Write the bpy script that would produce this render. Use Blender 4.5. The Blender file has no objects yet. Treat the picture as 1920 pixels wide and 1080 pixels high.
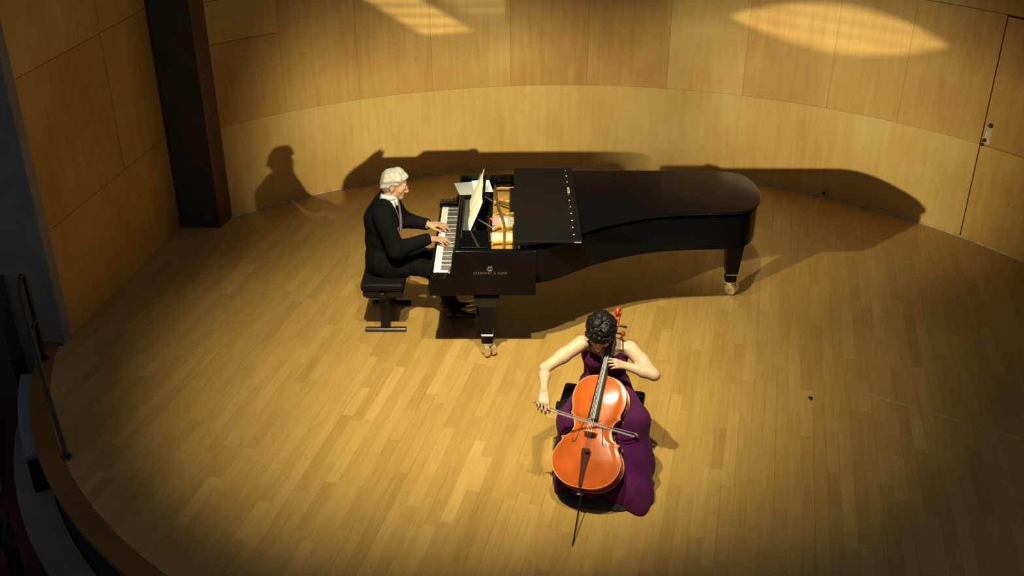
import bpy, bmesh, math, random
import numpy as np
from mathutils import Vector, Matrix

SC = bpy.context.scene
COL = SC.collection
R = math.radians

# ------------------------------------------------------------------ camera
CAM_POS = (0.0, -8.1, 4.62)
PITCH = 28.3
FPX = 2000.0
cd = bpy.data.cameras.new('camera')
cd.sensor_width = 36.0
cd.lens = FPX / 1920.0 * 36.0
cd.clip_end = 200
cam = bpy.data.objects.new('camera', cd)
COL.objects.link(cam)
cam.location = CAM_POS
cam.rotation_euler = (R(90 - PITCH), 0, 0)
SC.camera = cam

# ------------------------------------------------------------------ world and lights
w = bpy.data.worlds.new('hall_dark')
SC.world = w
w.use_nodes = True
w.node_tree.nodes['Background'].inputs[0].default_value = (0.88, 0.90, 0.98, 1)
w.node_tree.nodes['Background'].inputs[1].default_value = 0.10

VS = SC.view_settings
VS.view_transform = 'Standard'
VS.look = 'None'
VS.exposure = 0.0
VS.gamma = 1.0
VS.use_curve_mapping = False
SC.cycles.use_denoising = True
SC.cycles.max_bounces = 8
SC.cycles.caustics_reflective = False
SC.cycles.caustics_refractive = False
SC.cycles.sample_clamp_indirect = 6.0


def spot(name, loc, aim, power, angle, blend, col, radius=0.05):
    d = bpy.data.lights.new(name, 'SPOT')
    d.energy = power
    d.spot_size = R(angle)
    d.spot_blend = blend
    d.color = col
    d.shadow_soft_size = radius
    o = bpy.data.objects.new(name, d)
    COL.objects.link(o)
    o.location = loc
    q = (Vector(aim) - Vector(loc)).to_track_quat('-Z', 'Y')
    o.rotation_euler = q.to_euler()
    return o


WARM = (1.0, 0.89, 0.56)
# steep stage spots over the front edge of the platform
spot('stage_spot_top', (-0.75, -4.3, 7.0), (-0.35, -0.80, 0.0), 3150, 42, 1.0, WARM, 0.07)
spot('stage_spot_top_b', (0.45, -4.5, 7.2), (0.75, -0.65, 0.0), 1600, 42, 1.0, WARM, 0.07)


def gobo(name, loc, aim, power, angle, build, roll=0.0, blend=0.0, col=(1.0, 0.91, 0.66), radius=0.02):
    """spot with a beam mask in its nodes: light leaves only where build() lets it"""
    o = spot(name, loc, aim, power, angle, blend, col, radius)
    q = (Vector(aim) - Vector(loc)).to_track_quat('-Z', 'Y')
    o.rotation_euler = (q.to_matrix().to_4x4() @ Matrix.Rotation(R(roll), 4, 'Z')).to_euler()
    d = o.data
    d.use_nodes = True
    nt = d.node_tree
    em = nt.nodes['Emission']
    tc = nt.nodes.new('ShaderNodeTexCoord')
    sep = nt.nodes.new('ShaderNodeSeparateXYZ')
    nt.links.new(tc.outputs['Normal'], sep.inputs[0])

    def math_(op, a, b=None, clamp=False):
        n = nt.nodes.new('ShaderNodeMath')
        n.operation = op
        n.use_clamp = clamp
        for i, v in enumerate((a, b)):
            if v is None:
                continue
            if isinstance(v, (int, float)):
                n.inputs[i].default_value = v
            else:
                nt.links.new(v, n.inputs[i])
        return n.outputs[0]
    half = math.tan(R(angle / 2))
    u = math_('DIVIDE', math_('DIVIDE', sep.outputs[0], sep.outputs[2]), -half)
    v = math_('DIVIDE', math_('DIVIDE', sep.outputs[1], sep.outputs[2]), -half)
    nt.links.new(build(math_, u, v), em.inputs['Strength'])
    return o


def soft(math_, x, edge, wdt):          # 1 where x < edge, fading over wdt
    return math_('DIVIDE', math_('SUBTRACT', edge + wdt, x), wdt * 2, True)


def leaf_shape(math_, u, v):            # a pointed lens of light: two arcs
    uu = math_('MULTIPLY', u, u)
    a = math_('ADD', v, math_('MULTIPLY', uu, 0.26))
    b = math_('SUBTRACT', math_('MULTIPLY', uu, 0.20), v)
    f = math_('MULTIPLY', soft(math_, a, 0.20, 0.03), soft(math_, b, 0.16, 0.03))
    st = math_('ADD', math_('MULTIPLY', math_('SINE', math_('MULTIPLY', math_('ADD', v, math_('MULTIPLY', u, 0.04)), 60.0)), 0.10), 0.90)
    return math_('MULTIPLY', f, st)


def slat_shape(math_, u, v):            # slanted, slatted window of light with a dark bar
    k = math_('ADD', u, math_('MULTIPLY', v, 1.5))
    f = math_('MULTIPLY', soft(math_, math_('ABSOLUTE', k), 0.26, 0.05), soft(math_, math_('MULTIPLY', v, -1.0), 0.24, 0.03))
    k2 = math_('ABSOLUTE', math_('SUBTRACT', k, 0.78))
    f2 = math_('MULTIPLY', soft(math_, k2, 0.30, 0.10), soft(math_, math_('MULTIPLY', v, -1.0), 0.12, 0.06))
    f = math_('ADD', f, math_('MULTIPLY', f2, 0.35))
    st = math_('ADD', math_('MULTIPLY', math_('SINE', math_('MULTIPLY', math_('ADD', v, math_('MULTIPLY', u, 0.1)), 60.0)), 0.22), 0.78)
    return math_('MULTIPLY', f, st)


def shutter(low, top):                  # framing shutters pushed in from below and from above
    def f(math_, u, v):
        return math_('MULTIPLY', soft(math_, math_('MULTIPLY', v, -1.0), low, 0.05), soft(math_, v, top, 0.22))
    return f


# two low side spots on the gallery rail, they throw the shadows on the back wall
gobo('gallery_spot_a', (-4.5, -5.7, 3.55), (3.20, 2.6, 0.80), 4200, 26, shutter(0.62, 0.50), 0, 1.0, WARM, 0.06)
gobo('gallery_spot_b', (3.6, -7.6, 3.65), (-0.65, 3.2, 0.60), 5600, 25, shutter(0.30, 0.46), 0, 1.0, WARM, 0.06)
gobo('lid_reflection_spot_a', (-3.6, -5.2, 5.2), (3.30, 2.64, 1.79), 4300, 13.0, leaf_shape, roll=3)  # added lamp: leaf patch imitates light reflected off the piano lid
gobo('lid_reflection_spot_b', (3.0, -6.6, 5.4), (-1.02, 3.17, 1.84), 5000, 10.0, slat_shape)  # added lamp: slatted patch imitates the reflection from flap and piano interior

# ------------------------------------------------------------------ helpers
WORIG = {}


def finish(o, parent, origin):
    WORIG[o.name] = Vector(origin)
    COL.objects.link(o)
    if parent is not None:
        o.parent = parent
        o.location = Vector(origin) - WORIG[parent.name]
    else:
        o.location = origin
    return o


def empty(name, loc, label=None, cat=None, group=None):
    o = bpy.data.objects.new(name, None)
    o.empty_display_size = 0.1
    finish(o, None, loc)
    tag(o, label, cat, group)
    return o


def tag(o, label=None, cat=None, group=None, kind=None):
    if label:
        o['label'] = label
    if cat:
        o['category'] = cat
    if group:
        o['group'] = group
    if kind:
        o['kind'] = kind
    return o


def obj(name, V, F, mat, parent=None, smooth=False, tone=None, angle=None):
    V = np.asarray(V, dtype=float)
    lo, hi = V.min(0), V.max(0)
    org = Vector(((lo[0] + hi[0]) / 2, (lo[1] + hi[1]) / 2, lo[2]))
    me = bpy.data.meshes.new(name)
    me.from_pydata([tuple(v) for v in (V - np.array(org))], [], [tuple(int(i) for i in f) for f in F])
    me.update()
    if tone is not None:
        at = me.attributes.new('tone', 'FLOAT', 'POINT')
        t = np.full(len(V), tone, dtype=np.float32) if np.isscalar(tone) else np.asarray(tone, dtype=np.float32)
        at.data.foreach_set('value', t)
    if smooth:
        me.polygons.foreach_set('use_smooth', np.ones(len(me.polygons), dtype=bool))
        if angle:
            try:
                me.set_sharp_from_angle(angle=R(angle))
            except Exception:
                pass
    me.materials.append(mat)
    o = bpy.data.objects.new(name, me)
    return finish(o, parent, org)


def merge(parts):
    V, F, n = [], [], 0
    for v, f in parts:
        v = np.asarray(v, float)
        V.append(v)
        F += [tuple(i + n for i in q) for q in f]
        n += len(v)
    return np.concatenate(V), F


def vbox(lo, hi, bevel=0.0, seg=1):
    lo = np.array(lo, float)
    hi = np.array(hi, float)
    if bevel <= 0:
        V = [(x, y, z) for z in (lo[2], hi[2]) for y in (lo[1], hi[1]) for x in (lo[0], hi[0])]
        F = [(0, 2, 3, 1), (4, 5, 7, 6), (0, 1, 5, 4), (2, 6, 7, 3), (0, 4, 6, 2), (1, 3, 7, 5)]
        return np.array(V), F
    bm = bmesh.new()
    bmesh.ops.create_cube(bm, size=1)
    for v in bm.verts:
        v.co = Vector([(lo[i] + hi[i]) / 2 + v.co[i] * (hi[i] - lo[i]) for i in range(3)])
    bmesh.ops.bevel(bm, geom=bm.edges[:], offset=bevel, segments=seg, affect='EDGES', profile=0.5)
    bm.verts.index_update()
    V = np.array([v.co[:] for v in bm.verts])
    F = [tuple(v.index for v in f.verts) for f in bm.faces]
    bm.free()
    return V, F


def rotz(V, c, ang):
    V = np.array(V, float)
    s, k = math.sin(ang), math.cos(ang)
    x, y = V[:, 0] - c[0], V[:, 1] - c[1]
    V[:, 0] = c[0] + x * k - y * s
    V[:, 1] = c[1] + x * s + y * k
    return V


def catmull(P, n=8, closed=False):
    P = [np.array(p, float) for p in P]
    out = []
    m = len(P)
    for i in range(m if closed else m - 1):
        if closed:
            a, b, c, d = P[i - 1], P[i], P[(i + 1) % m], P[(i + 2) % m]
        else:
            a, b, c, d = P[max(i - 1, 0)], P[i], P[i + 1], P[min(i + 2, m - 1)]
        for k in range(n):
            t = k / n
            out.append(0.5 * (2 * b + (c - a) * t + (2 * a - 5 * b + 4 * c - d) * t * t + (3 * b - 3 * c + d - a) * t ** 3))
    if not closed:
        out.append(P[-1])
    return out


def vtube(path, rad, seg=10, caps=True, flat=None):
    """tube along a path; rad a number or list; flat=(vector, factor) squashes the section"""
    P = [np.array(p, float) for p in path]
    n = len(P)
    if np.isscalar(rad):
        rad = [rad] * n
    T = []
    for i in range(n):
        t = P[min(i + 1, n - 1)] - P[max(i - 1, 0)]
        T.append(t / (np.linalg.norm(t) + 1e-12))
    up = np.array([0, 0, 1.0]) if abs(T[0][2]) < 0.9 else np.array([1.0, 0, 0])
    u = np.cross(T[0], up)
    u /= np.linalg.norm(u)
    V = []
    for i in range(n):
        u = u - T[i] * (u @ T[i])
        u /= np.linalg.norm(u) + 1e-12
        v = np.cross(T[i], u)
        for k in range(seg):
            a = 2 * math.pi * k / seg
            o = (u * math.cos(a) + v * math.sin(a)) * rad[i]
            if flat is not None:
                ax = np.array(flat[0], float)
                ax /= np.linalg.norm(ax)
                o = o + ax * (o @ ax) * (flat[1] - 1)
            V.append(P[i] + o)
    F = []
    for i in range(n - 1):
        for k in range(seg):
            a, b = i * seg + k, i * seg + (k + 1) % seg
            F.append((a, b, b + seg, a + seg))
    if caps:
        F.append(tuple(range(seg - 1, -1, -1)))
        F.append(tuple((n - 1) * seg + k for k in range(seg)))
    return np.array(V), F


def vprism(pts, z0, z1):
    n = len(pts)
    V = [(p[0], p[1], z0) for p in pts] + [(p[0], p[1], z1) for p in pts]
    F = [tuple(range(n - 1, -1, -1)), tuple(range(n, 2 * n))]
    F += [(i, (i + 1) % n, n + (i + 1) % n, n + i) for i in range(n)]
    return np.array(V, float), F


def vlathe(prof, c, axis=(0, 0, 1), seg=20):
    """profile list of (radius, height) around axis at point c"""
    a = np.array(axis, float)
    a /= np.linalg.norm(a)
    u = np.cross(a, [1, 0, 0] if abs(a[0]) < 0.9 else [0, 1, 0])
    u /= np.linalg.norm(u)
    v = np.cross(a, u)
    c = np.array(c, float)
    V = []
    for r, h in prof:
        for k in range(seg):
            t = 2 * math.pi * k / seg
            V.append(c + a * h + (u * math.cos(t) + v * math.sin(t)) * r)
    F = []
    for i in range(len(prof) - 1):
        for k in range(seg):
            p, q = i * seg + k, i * seg + (k + 1) % seg
            F.append((p, q, q + seg, p + seg))
    F.append(tuple(range(seg - 1, -1, -1)))
    F.append(tuple((len(prof) - 1) * seg + k for k in range(seg)))
    return np.array(V), F


# ------------------------------------------------------------------ materials
def mat(name, col, rough=0.5, metal=0.0, coat=0.0, spec=0.5, bump=0.0, bscale=60.0, var=0.0, vscale=8.0, sheen=0.0):
    m = bpy.data.materials.new(name)
    m.use_nodes = True
    nt = m.node_tree
    b = nt.nodes['Principled BSDF']
    b.inputs['Base Color'].default_value = (*col, 1)
    b.inputs['Roughness'].default_value = rough
    b.inputs['Metallic'].default_value = metal
    b.inputs['Coat Weight'].default_value = coat
    b.inputs['Coat Roughness'].default_value = 0.06
    b.inputs['Specular IOR Level'].default_value = spec
    b.inputs['Sheen Weight'].default_value = sheen
    geo = nt.nodes.new('ShaderNodeNewGeometry')
    n = nt.nodes.new('ShaderNodeTexNoise')
    n.inputs['Scale'].default_value = vscale
    n.inputs['Detail'].default_value = 4
    nt.links.new(geo.outputs['Position'], n.inputs['Vector'])
    rp = nt.nodes.new('ShaderNodeMapRange')
    rp.inputs[1].default_value = 0.3
    rp.inputs[2].default_value = 0.7
    rp.inputs[3].default_value = 1 - max(var, 0.02)
    rp.inputs[4].default_value = 1 + max(var, 0.02)
    nt.links.new(n.outputs['Fac'], rp.inputs[0])
    mx = nt.nodes.new('ShaderNodeVectorMath')
    mx.operation = 'SCALE'
    mx.inputs[0].default_value = col
    nt.links.new(rp.outputs[0], mx.inputs['Scale'])
    nt.links.new(mx.outputs[0], b.inputs['Base Color'])
    if bump > 0:
        n2 = nt.nodes.new('ShaderNodeTexNoise')
        n2.inputs['Scale'].default_value = bscale
        nt.links.new(geo.outputs['Position'], n2.inputs['Vector'])
        bp = nt.nodes.new('ShaderNodeBump')
        bp.inputs['Strength'].default_value = bump
        bp.inputs['Distance'].default_value = 0.01
        nt.links.new(n2.outputs['Fac'], bp.inputs['Height'])
        nt.links.new(bp.outputs[0], b.inputs['Normal'])
    return m


def wood(name, dark, mid, light, grain_dir, rough, coat=0.0, gscale=30.0, stretch=0.06, blotch=0.25, bl_scale=1.3, aged=None):
    """plank / panel wood: colour runs along 'tone', grain stretched along grain_dir, broad blotches"""
    m = bpy.data.materials.new(name)
    m.use_nodes = True
    nt = m.node_tree
    N = nt.nodes
    L = nt.links
    b = N['Principled BSDF']
    geo = N.new('ShaderNodeNewGeometry')
    at = N.new('ShaderNodeAttribute')
    at.attribute_name = 'tone'
    mp = N.new('ShaderNodeMapping')
    mp.vector_type = 'TEXTURE'
    mp.inputs['Rotation'].default_value = grain_dir[1]
    sc = [1.0, 1.0, 1.0]
    sc[grain_dir[0]] = 1.0 / stretch
    mp.inputs['Scale'].default_value = sc
    L.new(geo.outputs['Position'], mp.inputs['Vector'])
    off = N.new('ShaderNodeVectorMath')
    off.operation = 'ADD'
    comb = N.new('ShaderNodeCombineXYZ')
    ml = N.new('ShaderNodeMath')
    ml.operation = 'MULTIPLY'
    ml.inputs[1].default_value = 37.0
    L.new(at.outputs['Fac'], ml.inputs[0])
    for i in range(3):
        L.new(ml.outputs[0], comb.inputs[i])
    L.new(mp.outputs[0], off.inputs[0])
    L.new(comb.outputs[0], off.inputs[1])
    n1 = N.new('ShaderNodeTexNoise')
    n1.inputs['Scale'].default_value = gscale
    n1.inputs['Detail'].default_value = 5
    n1.inputs['Roughness'].default_value = 0.6
    n1.inputs['Distortion'].default_value = 0.6
    L.new(off.outputs[0], n1.inputs['Vector'])
    n2 = N.new('ShaderNodeTexNoise')
    n2.inputs['Scale'].default_value = bl_scale
    n2.inputs['Detail'].default_value = 3
    L.new(geo.outputs['Position'], n2.inputs['Vector'])
    # f = tone + grain*0.35 + blotch
    def M(op, a, c):
        n = N.new('ShaderNodeMath')
        n.operation = op
        for i, v in enumerate((a, c)):
            if isinstance(v, (int, float)):
                n.inputs[i].default_value = v
            else:
                L.new(v, n.inputs[i])
        return n.outputs[0]
    g = M('MULTIPLY', M('SUBTRACT', n1.outputs['Fac'], 0.5), 0.55)
    bl = M('MULTIPLY', M('SUBTRACT', n2.outputs['Fac'], 0.5), blotch * 4)
    f = M('ADD', M('ADD', at.outputs['Fac'], g), bl)
    ramp = N.new('ShaderNodeValToRGB')
    cr = ramp.color_ramp
    cr.elements[0].color = (*dark, 1)
    cr.elements[1].color = (*light, 1)
    e = cr.elements.new(0.5)
    e.color = (*mid, 1)
    L.new(f, ramp.inputs[0])
    L.new(ramp.outputs[0], b.inputs['Base Color'])
    b.inputs['Roughness'].default_value = rough
    b.inputs['Coat Weight'].default_value = coat
    b.inputs['Coat Roughness'].default_value = 0.25
    b.inputs['Specular IOR Level'].default_value = 0.4
    bp = N.new('ShaderNodeBump')
    bp.inputs['Strength'].default_value = 0.08
    bp.inputs['Distance'].default_value = 0.004
    L.new(n1.outputs['Fac'], bp.inputs['Height'])
    L.new(bp.outputs[0], b.inputs['Normal'])
    return m


PLANK_ANG = R(-13.2)      # boards run away from the viewer, leaning right
M_floor = wood('oak_strip', (0.27, 0.150, 0.034), (0.43, 0.262, 0.070), (0.58, 0.385, 0.125), (1, (0, 0, PLANK_ANG)), 0.42, coat=0.12, gscale=45, stretch=0.07, blotch=0.10, bl_scale=0.9)
M_ply = wood('birch_plywood', (0.36, 0.165, 0.030), (0.52, 0.32, 0.080), (0.66, 0.475, 0.165), (2, (0, 0, 0)), 0.5, coat=0.1, gscale=16, stretch=0.10, blotch=0.24, bl_scale=1.0)
M_sub = mat('subfloor_dark', (0.035, 0.018, 0.006), 0.9)
M_nosing = wood('nosing_wood', (0.12, 0.055, 0.010), (0.18, 0.088, 0.018), (0.25, 0.13, 0.03), (0, (0, 0, 0.6)), 0.45, gscale=30)
M_gap = mat('gap_dark', (0.10, 0.055, 0.022), 0.9)
M_column = mat('dark_paint', (0.045, 0.038, 0.032), 0.7, var=0.15, vscale=5)
M_colred = mat('dark_red_paint', (0.075, 0.028, 0.02), 0.6, var=0.1)
M_slate = mat('grey_concrete', (0.20, 0.20, 0.19), 0.85, var=0.15, vscale=6, bump=0.2)
M_slate_dark = mat('dark_slate', (0.04, 0.048, 0.055), 0.85, var=0.1)
M_pale = mat('pale_grey_paint', (0.19, 0.22, 0.25), 0.7, var=0.06)
M_carpet = mat('red_carpet', (0.085, 0.013, 0.016), 0.95, var=0.2, vscale=20, bump=0.4, bscale=300)
M_trim = mat('pale_trim', (0.5, 0.40, 0.25), 0.6, var=0.3, vscale=12)
M_lac = mat('black_lacquer', (0.002, 0.0024, 0.0036), 0.09, spec=0.18)
M_lacm = mat('black_satin', (0.006, 0.0055, 0.0055), 0.55, spec=0.06)
M_ivory = mat('white_key', (0.78, 0.77, 0.72), 0.25)
M_ebony = mat('ebony_key', (0.015, 0.014, 0.014), 0.35)
M_gold = mat('gold_plate', (0.62, 0.38, 0.09), 0.5, metal=0.4, var=0.12, vscale=10)
M_brass = mat('brass', (0.80, 0.68, 0.36), 0.34, metal=0.75, var=0.08, vscale=40)
M_steel = mat('steel', (0.7, 0.7, 0.68), 0.25, metal=1.0)
M_copper = mat('wound_string', (0.30, 0.29, 0.26), 0.45, metal=0.8)
M_felt = mat('red_felt', (0.62, 0.07, 0.05), 0.95, var=0.1, vscale=30)
M_sound = mat('spruce_soundboard', (0.62, 0.34, 0.10), 0.45, var=0.2, vscale=14)
M_desk = mat('desk_grey_black', (0.07, 0.078, 0.078), 0.6)
M_paper = mat('cream_paper', (0.82, 0.78, 0.60), 0.8, var=0.03)
M_paperw = mat('white_paper', (0.82, 0.83, 0.82), 0.8, var=0.03)
M_paperg = mat('grey_cover', (0.46, 0.50, 0.48), 0.7, var=0.03)
M_skinf = mat('skin_fair', (0.58, 0.385, 0.265), 0.55, var=0.06, vscale=25)
M_skinm = mat('skin_rosy', (0.50, 0.28, 0.18), 0.55, var=0.08, vscale=25)
M_lip = mat('lip', (0.50, 0.18, 0.14), 0.45)
M_eye = mat('eye_dark', (0.03, 0.02, 0.015), 0.2)
M_lash = mat('lash_brown', (0.14, 0.065, 0.045), 0.6)
M_hairb = mat('black_hair', (0.006, 0.005, 0.0048), 0.42, spec=0.3, bump=0.35, bscale=160, var=0.3, vscale=60)
M_hairw = mat('white_hair', (0.40, 0.395, 0.345), 0.7, spec=0.2, bump=0.25, bscale=140, var=0.18, vscale=40)
M_suit = mat('black_wool', (0.0055, 0.0053, 0.006), 0.9, spec=0.08, bump=0.15, bscale=200, var=0.1)
M_shirt = mat('white_cotton', (0.66, 0.68, 0.72), 0.8)
M_tie = mat('patterned_silk', (0.20, 0.13, 0.15), 0.5, var=0.9, vscale=120)
M_shoe = mat('black_leather', (0.012, 0.012, 0.013), 0.25)
M_dress = mat('purple_dress', (0.072, 0.007, 0.058), 0.8, spec=0.15, sheen=0.04, bump=0.15, bscale=120, var=0.15, vscale=9)
M_hemshadow = mat('hem_shadow_dark', (0.020, 0.016, 0.024), 0.8, var=0.1)  # shade colour for the layer below the hem
M_varn = mat('orange_varnish', (0.50, 0.098, 0.010), 0.20, coat=0.6, var=0.25, vscale=6)
M_varnd = mat('brown_varnish', (0.26, 0.035, 0.008), 0.22, coat=0.9, var=0.2, vscale=12)
M_scroll = mat('red_varnish', (0.40, 0.06, 0.015), 0.25, coat=0.8, var=0.15, vscale=20)
M_edge = mat('pale_edge', (0.62, 0.30, 0.09), 0.35, coat=0.5)
M_rose = mat('dark_rosewood', (0.075, 0.020, 0.010), 0.3, coat=0.4, var=0.2)
M_board = mat('ebony_board', (0.012, 0.012, 0.012), 0.36, spec=0.35)
M_maple = mat('bridge_maple', (0.55, 0.28, 0.10), 0.5, var=0.1)
M_hairbow = mat('bow_hair', (0.82, 0.78, 0.74), 0.45)
M_stick = mat('pernambuco', (0.30, 0.22, 0.21), 0.22, coat=0.8)
M_black = mat('black_metal', (0.008, 0.008, 0.009), 0.45, spec=0.2)
M_pad = mat('black_leatherette', (0.006, 0.0055, 0.006), 0.55, spec=0.15, bump=0.2, bscale=150)
M_rail = mat('black_rail_paint', (0.012, 0.010, 0.010), 0.3)
M_base = mat('dark_brown_lacquer', (0.035, 0.018, 0.016), 0.25, coat=0.5)
M_silver = mat('silver', (0.85, 0.85, 0.85), 0.2, metal=1.0)
M_rubber = mat('dark_hole', (0.02, 0.014, 0.01), 0.7)

# ------------------------------------------------------------------ the stage platform
WC = np.array([0.5765, -1.6335])       # centre and radius of the curved back wall
WR = 5.062
FC = np.array([0.60, 0.33])            # centre and radius of the round front edge
FR = 4.58
LW_A = np.array([-3.723, -0.460])      # left wall, near end
LW_B = np.array([-3.391, 1.855])       # left wall, far end


def wall_pt(deg, r=WR):
    a = R(deg)
    return WC + r * np.array([math.sin(a), math.cos(a)])


def clip(poly, nrm, d):                # keep points with p.n <= d
    out = []
    for i in range(len(poly)):
        p, q = poly[i], poly[(i + 1) % len(poly)]
        a, b = p @ nrm - d, q @ nrm - d
        if a <= 0:
            out.append(p)
        if a * b < 0:
            out.append(p + (q - p) * (a / (a - b)))
    return out


HP = []
for k in range(120):
    a = 2 * math.pi * k / 120
    n = np.array([math.cos(a), math.sin(a)])
    HP.append((n, FC @ n + FR - 0.13))
for k in range(-34, 66, 2):
    n = np.array([math.sin(R(k)), math.cos(R(k))])
    HP.append((n, WC @ n + WR * math.cos(R(1))))
_d = LW_B - LW_A
_n = np.array([-_d[1], _d[0]]) / np.linalg.norm(_d)
HP_LEFT = (_n, LW_A @ _n)

ring = [FC + FR * np.array([math.cos(2 * math.pi * k / 120), math.sin(2 * math.pi * k / 120)]) for k in range(120)]
slab = list(ring)
floor = obj('floor', *vprism(slab, -0.11, -0.016), M_sub)
tag(floor, 'round-fronted stage floor of golden oak strips', kind='structure')
ns = []
NS = 96
V, F = [], []
for k in range(NS + 1):
    a = R(150) + R(240) * k / NS
    d = np.array([math.cos(a), math.sin(a)])
    for r, z in ((FR - 0.128, -0.015), (FR - 0.128, 0.001), (FR + 0.01, 0.001), (FR + 0.02, -0.012), (FR + 0.02, -0.05), (FR, -0.05)):
        p = FC + d * r
        V.append((p[0], p[1], z))
    if k < NS:
        for j in range(6):
            F.append((k * 6 + j, k * 6 + (j + 1) % 6, (k + 1) * 6 + (j + 1) % 6, (k + 1) * 6 + j))
obj('stage_nosing', V, F, M_nosing, floor, tone=0.5)
V, F = [], []
for k in range(NS + 1):
    a = R(150) + R(240) * k / NS
    d = np.array([math.cos(a), math.sin(a)])
    for r, z in ((FR - 0.05, -0.115), (FR - 0.05, -0.055), (FR - 0.03, -0.055), (FR - 0.03, -0.50), (FR - 0.05, -0.50)):
        p = FC + d * r
        V.append((p[0], p[1], z))
    if k < NS:
        for j in range(5):
            F.append((k * 5 + j, k * 5 + (j + 1) % 5, (k + 1) * 5 + (j + 1) % 5, (k + 1) * 5 + j))
obj('stage_fascia', V, F, M_black, floor)

rng = random.Random(7)
ux = np.array([math.cos(PLANK_ANG), math.sin(PLANK_ANG)])
uy = np.array([-math.sin(PLANK_ANG), math.cos(PLANK_ANG)])
PW = 0.088
planks = []
base = np.array([0.5, -0.5])
th = R(PITCH)
for i in range(-62, 63):
    t = -5.6 - rng.random() * 0.7
    while t < 5.8:
        ln = rng.choice((0.38, 0.5, 0.62, 0.75, 0.9))
        a0, a1 = i * PW + rng.choice((0.0001, 0.0001, 0.0002, 0.0010)), (i + 1) * PW - 0.0002
        c = [base + ux * a0 + uy * (t + 0.0002), base + ux * a1 + uy * (t + 0.0002), base + ux * a1 + uy * (t + ln - 0.0002), base + ux * a0 + uy * (t + ln - 0.0002)]
        t += ln
        if c[0][1] < -4.4 and c[2][1] < -4.4:
            continue
        p = c
        for n, d in HP:
            if max(q @ n for q in p) > d:
                p = clip(p, n, d)
                if len(p) < 3:
                    break
        if len(p) < 3:
            continue
        if np.mean([q[1] for q in p]) > LW_A[1] - 0.05:
            p = clip(p, *HP_LEFT)
            if len(p) < 3:
                continue
        if len(p) < 3:
            continue
        P = np.array(p)
        area = 0.5 * abs(np.sum(P[:, 0] * np.roll(P[:, 1], -1) - P[:, 1] * np.roll(P[:, 0], -1)))
        if area < 0.0008:
            continue
        tone = min(0.95, max(0.08, rng.gauss(0.48, 0.075)))
        m = P.mean(0)
        v = np.array([m[0], m[1], 0]) - np.array(CAM_POS)
        dep = v[1] * math.cos(th) - v[2] * math.sin(th)
        px = v[0] / dep * FPX
        py = (v[1] * math.sin(th) + v[2] * math.cos(th)) / dep * FPX
        hidden = (-0.6 < m[0] < 2.2 and 0.2 < m[1] < 3.5)
        size = area * (FPX / dep) ** 2 * (CAM_POS[2] / np.linalg.norm(v)) if (abs(px) < 990 and abs(py) < 570 and not hidden) else 0
        planks.append((size, p, tone, rng.uniform(-0.0005, 0.0)))
planks.sort(key=lambda q: -q[0])
for s, p, tone, dz in planks[:300]:
    obj('plank', *vprism(p, -0.0155, dz), M_floor, floor, tone=tone)
parts, tones = [], []
for s, p, tone, dz in planks[300:]:
    v, f = vprism(p, -0.0155, dz)
    parts.append((v, f))
    tones += [tone] * len(v)
V, F = merge(parts)
tag(obj('plank_field', V, F, M_floor, floor, tone=tones), kind='stuff')
# scratched seam of the stage lift and a scuff mark on the boards
sd = np.array([3.9 - 2.753, -1.96 + 1.253])
sd /= np.linalg.norm(sd)
sn = np.array([-sd[1], sd[0]]) * 0.0045
q = np.array([2.73, -1.24])
L_ = 1.25
obj('floor_seam', *vprism([q - sn, q + sd * L_ - sn, q + sd * L_ + sn, q + sn], 0.0, 0.0012), M_trim, floor)
obj('floor_scuff', *vprism([(2.289 + 0.017 * math.cos(t) * (1 + 0.3 * math.sin(3 * t)), -1.304 + 0.03 * math.sin(t)) for t in np.linspace(0, 2 * math.pi, 12)[:-1]], 0.0, 0.001), M_rubber, floor)

# ------------------------------------------------------------------ walls
def curved(a0, a1, z0, z1, r0, r1, step=1.2):
    n = max(2, int(abs(a1 - a0) / step) + 1)
    V, F = [], []
    for k in range(n + 1):
        a = a0 + (a1 - a0) * k / n
        for r, z in ((r0, z0), (r0, z1), (r1, z1), (r1, z0)):
            p = wall_pt(a, r)
            V.append((p[0], p[1], z))
        if k < n:
            for j in range(4):
                F.append((k * 4 + j, k * 4 + (j + 1) % 4, (k + 1) * 4 + (j + 1) % 4, (k + 1) * 4 + j))
    F.append((3, 2, 1, 0))
    F.append(tuple(n * 4 + j for j in range(4)))
    return V, F


WH = 4.6
wall_back = obj('wall_back', *curved(-44, 76, -0.1, WH, WR + 0.022, WR + 0.10, 2), M_gap)
tag(wall_back, 'curved back wall clad in pale birch plywood panels', kind='structure')
g = 0.012           # half joint in degrees
SE = 0.98
low = [-43.9, -25.8, -2.0, 22.2, 50.65]
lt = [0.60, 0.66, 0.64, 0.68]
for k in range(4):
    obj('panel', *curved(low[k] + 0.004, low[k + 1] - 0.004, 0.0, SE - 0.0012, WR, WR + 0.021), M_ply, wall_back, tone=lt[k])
up = [-43.9, -35.1, -25.8, -16.6, -6.74, 2.88, 12.85, 22.2, 32.5, 40.9, 50.65]
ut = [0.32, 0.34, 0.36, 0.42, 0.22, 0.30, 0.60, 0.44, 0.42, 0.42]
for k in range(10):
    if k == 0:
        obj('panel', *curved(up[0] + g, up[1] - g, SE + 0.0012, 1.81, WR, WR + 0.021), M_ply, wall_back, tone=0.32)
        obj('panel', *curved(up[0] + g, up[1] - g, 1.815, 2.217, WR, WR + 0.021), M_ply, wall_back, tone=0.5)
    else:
        obj('panel', *curved(up[k] + g, up[k + 1] - g, SE + 0.0012, 2.217, WR, WR + 0.021), M_ply, wall_back, tone=ut[k])
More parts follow.
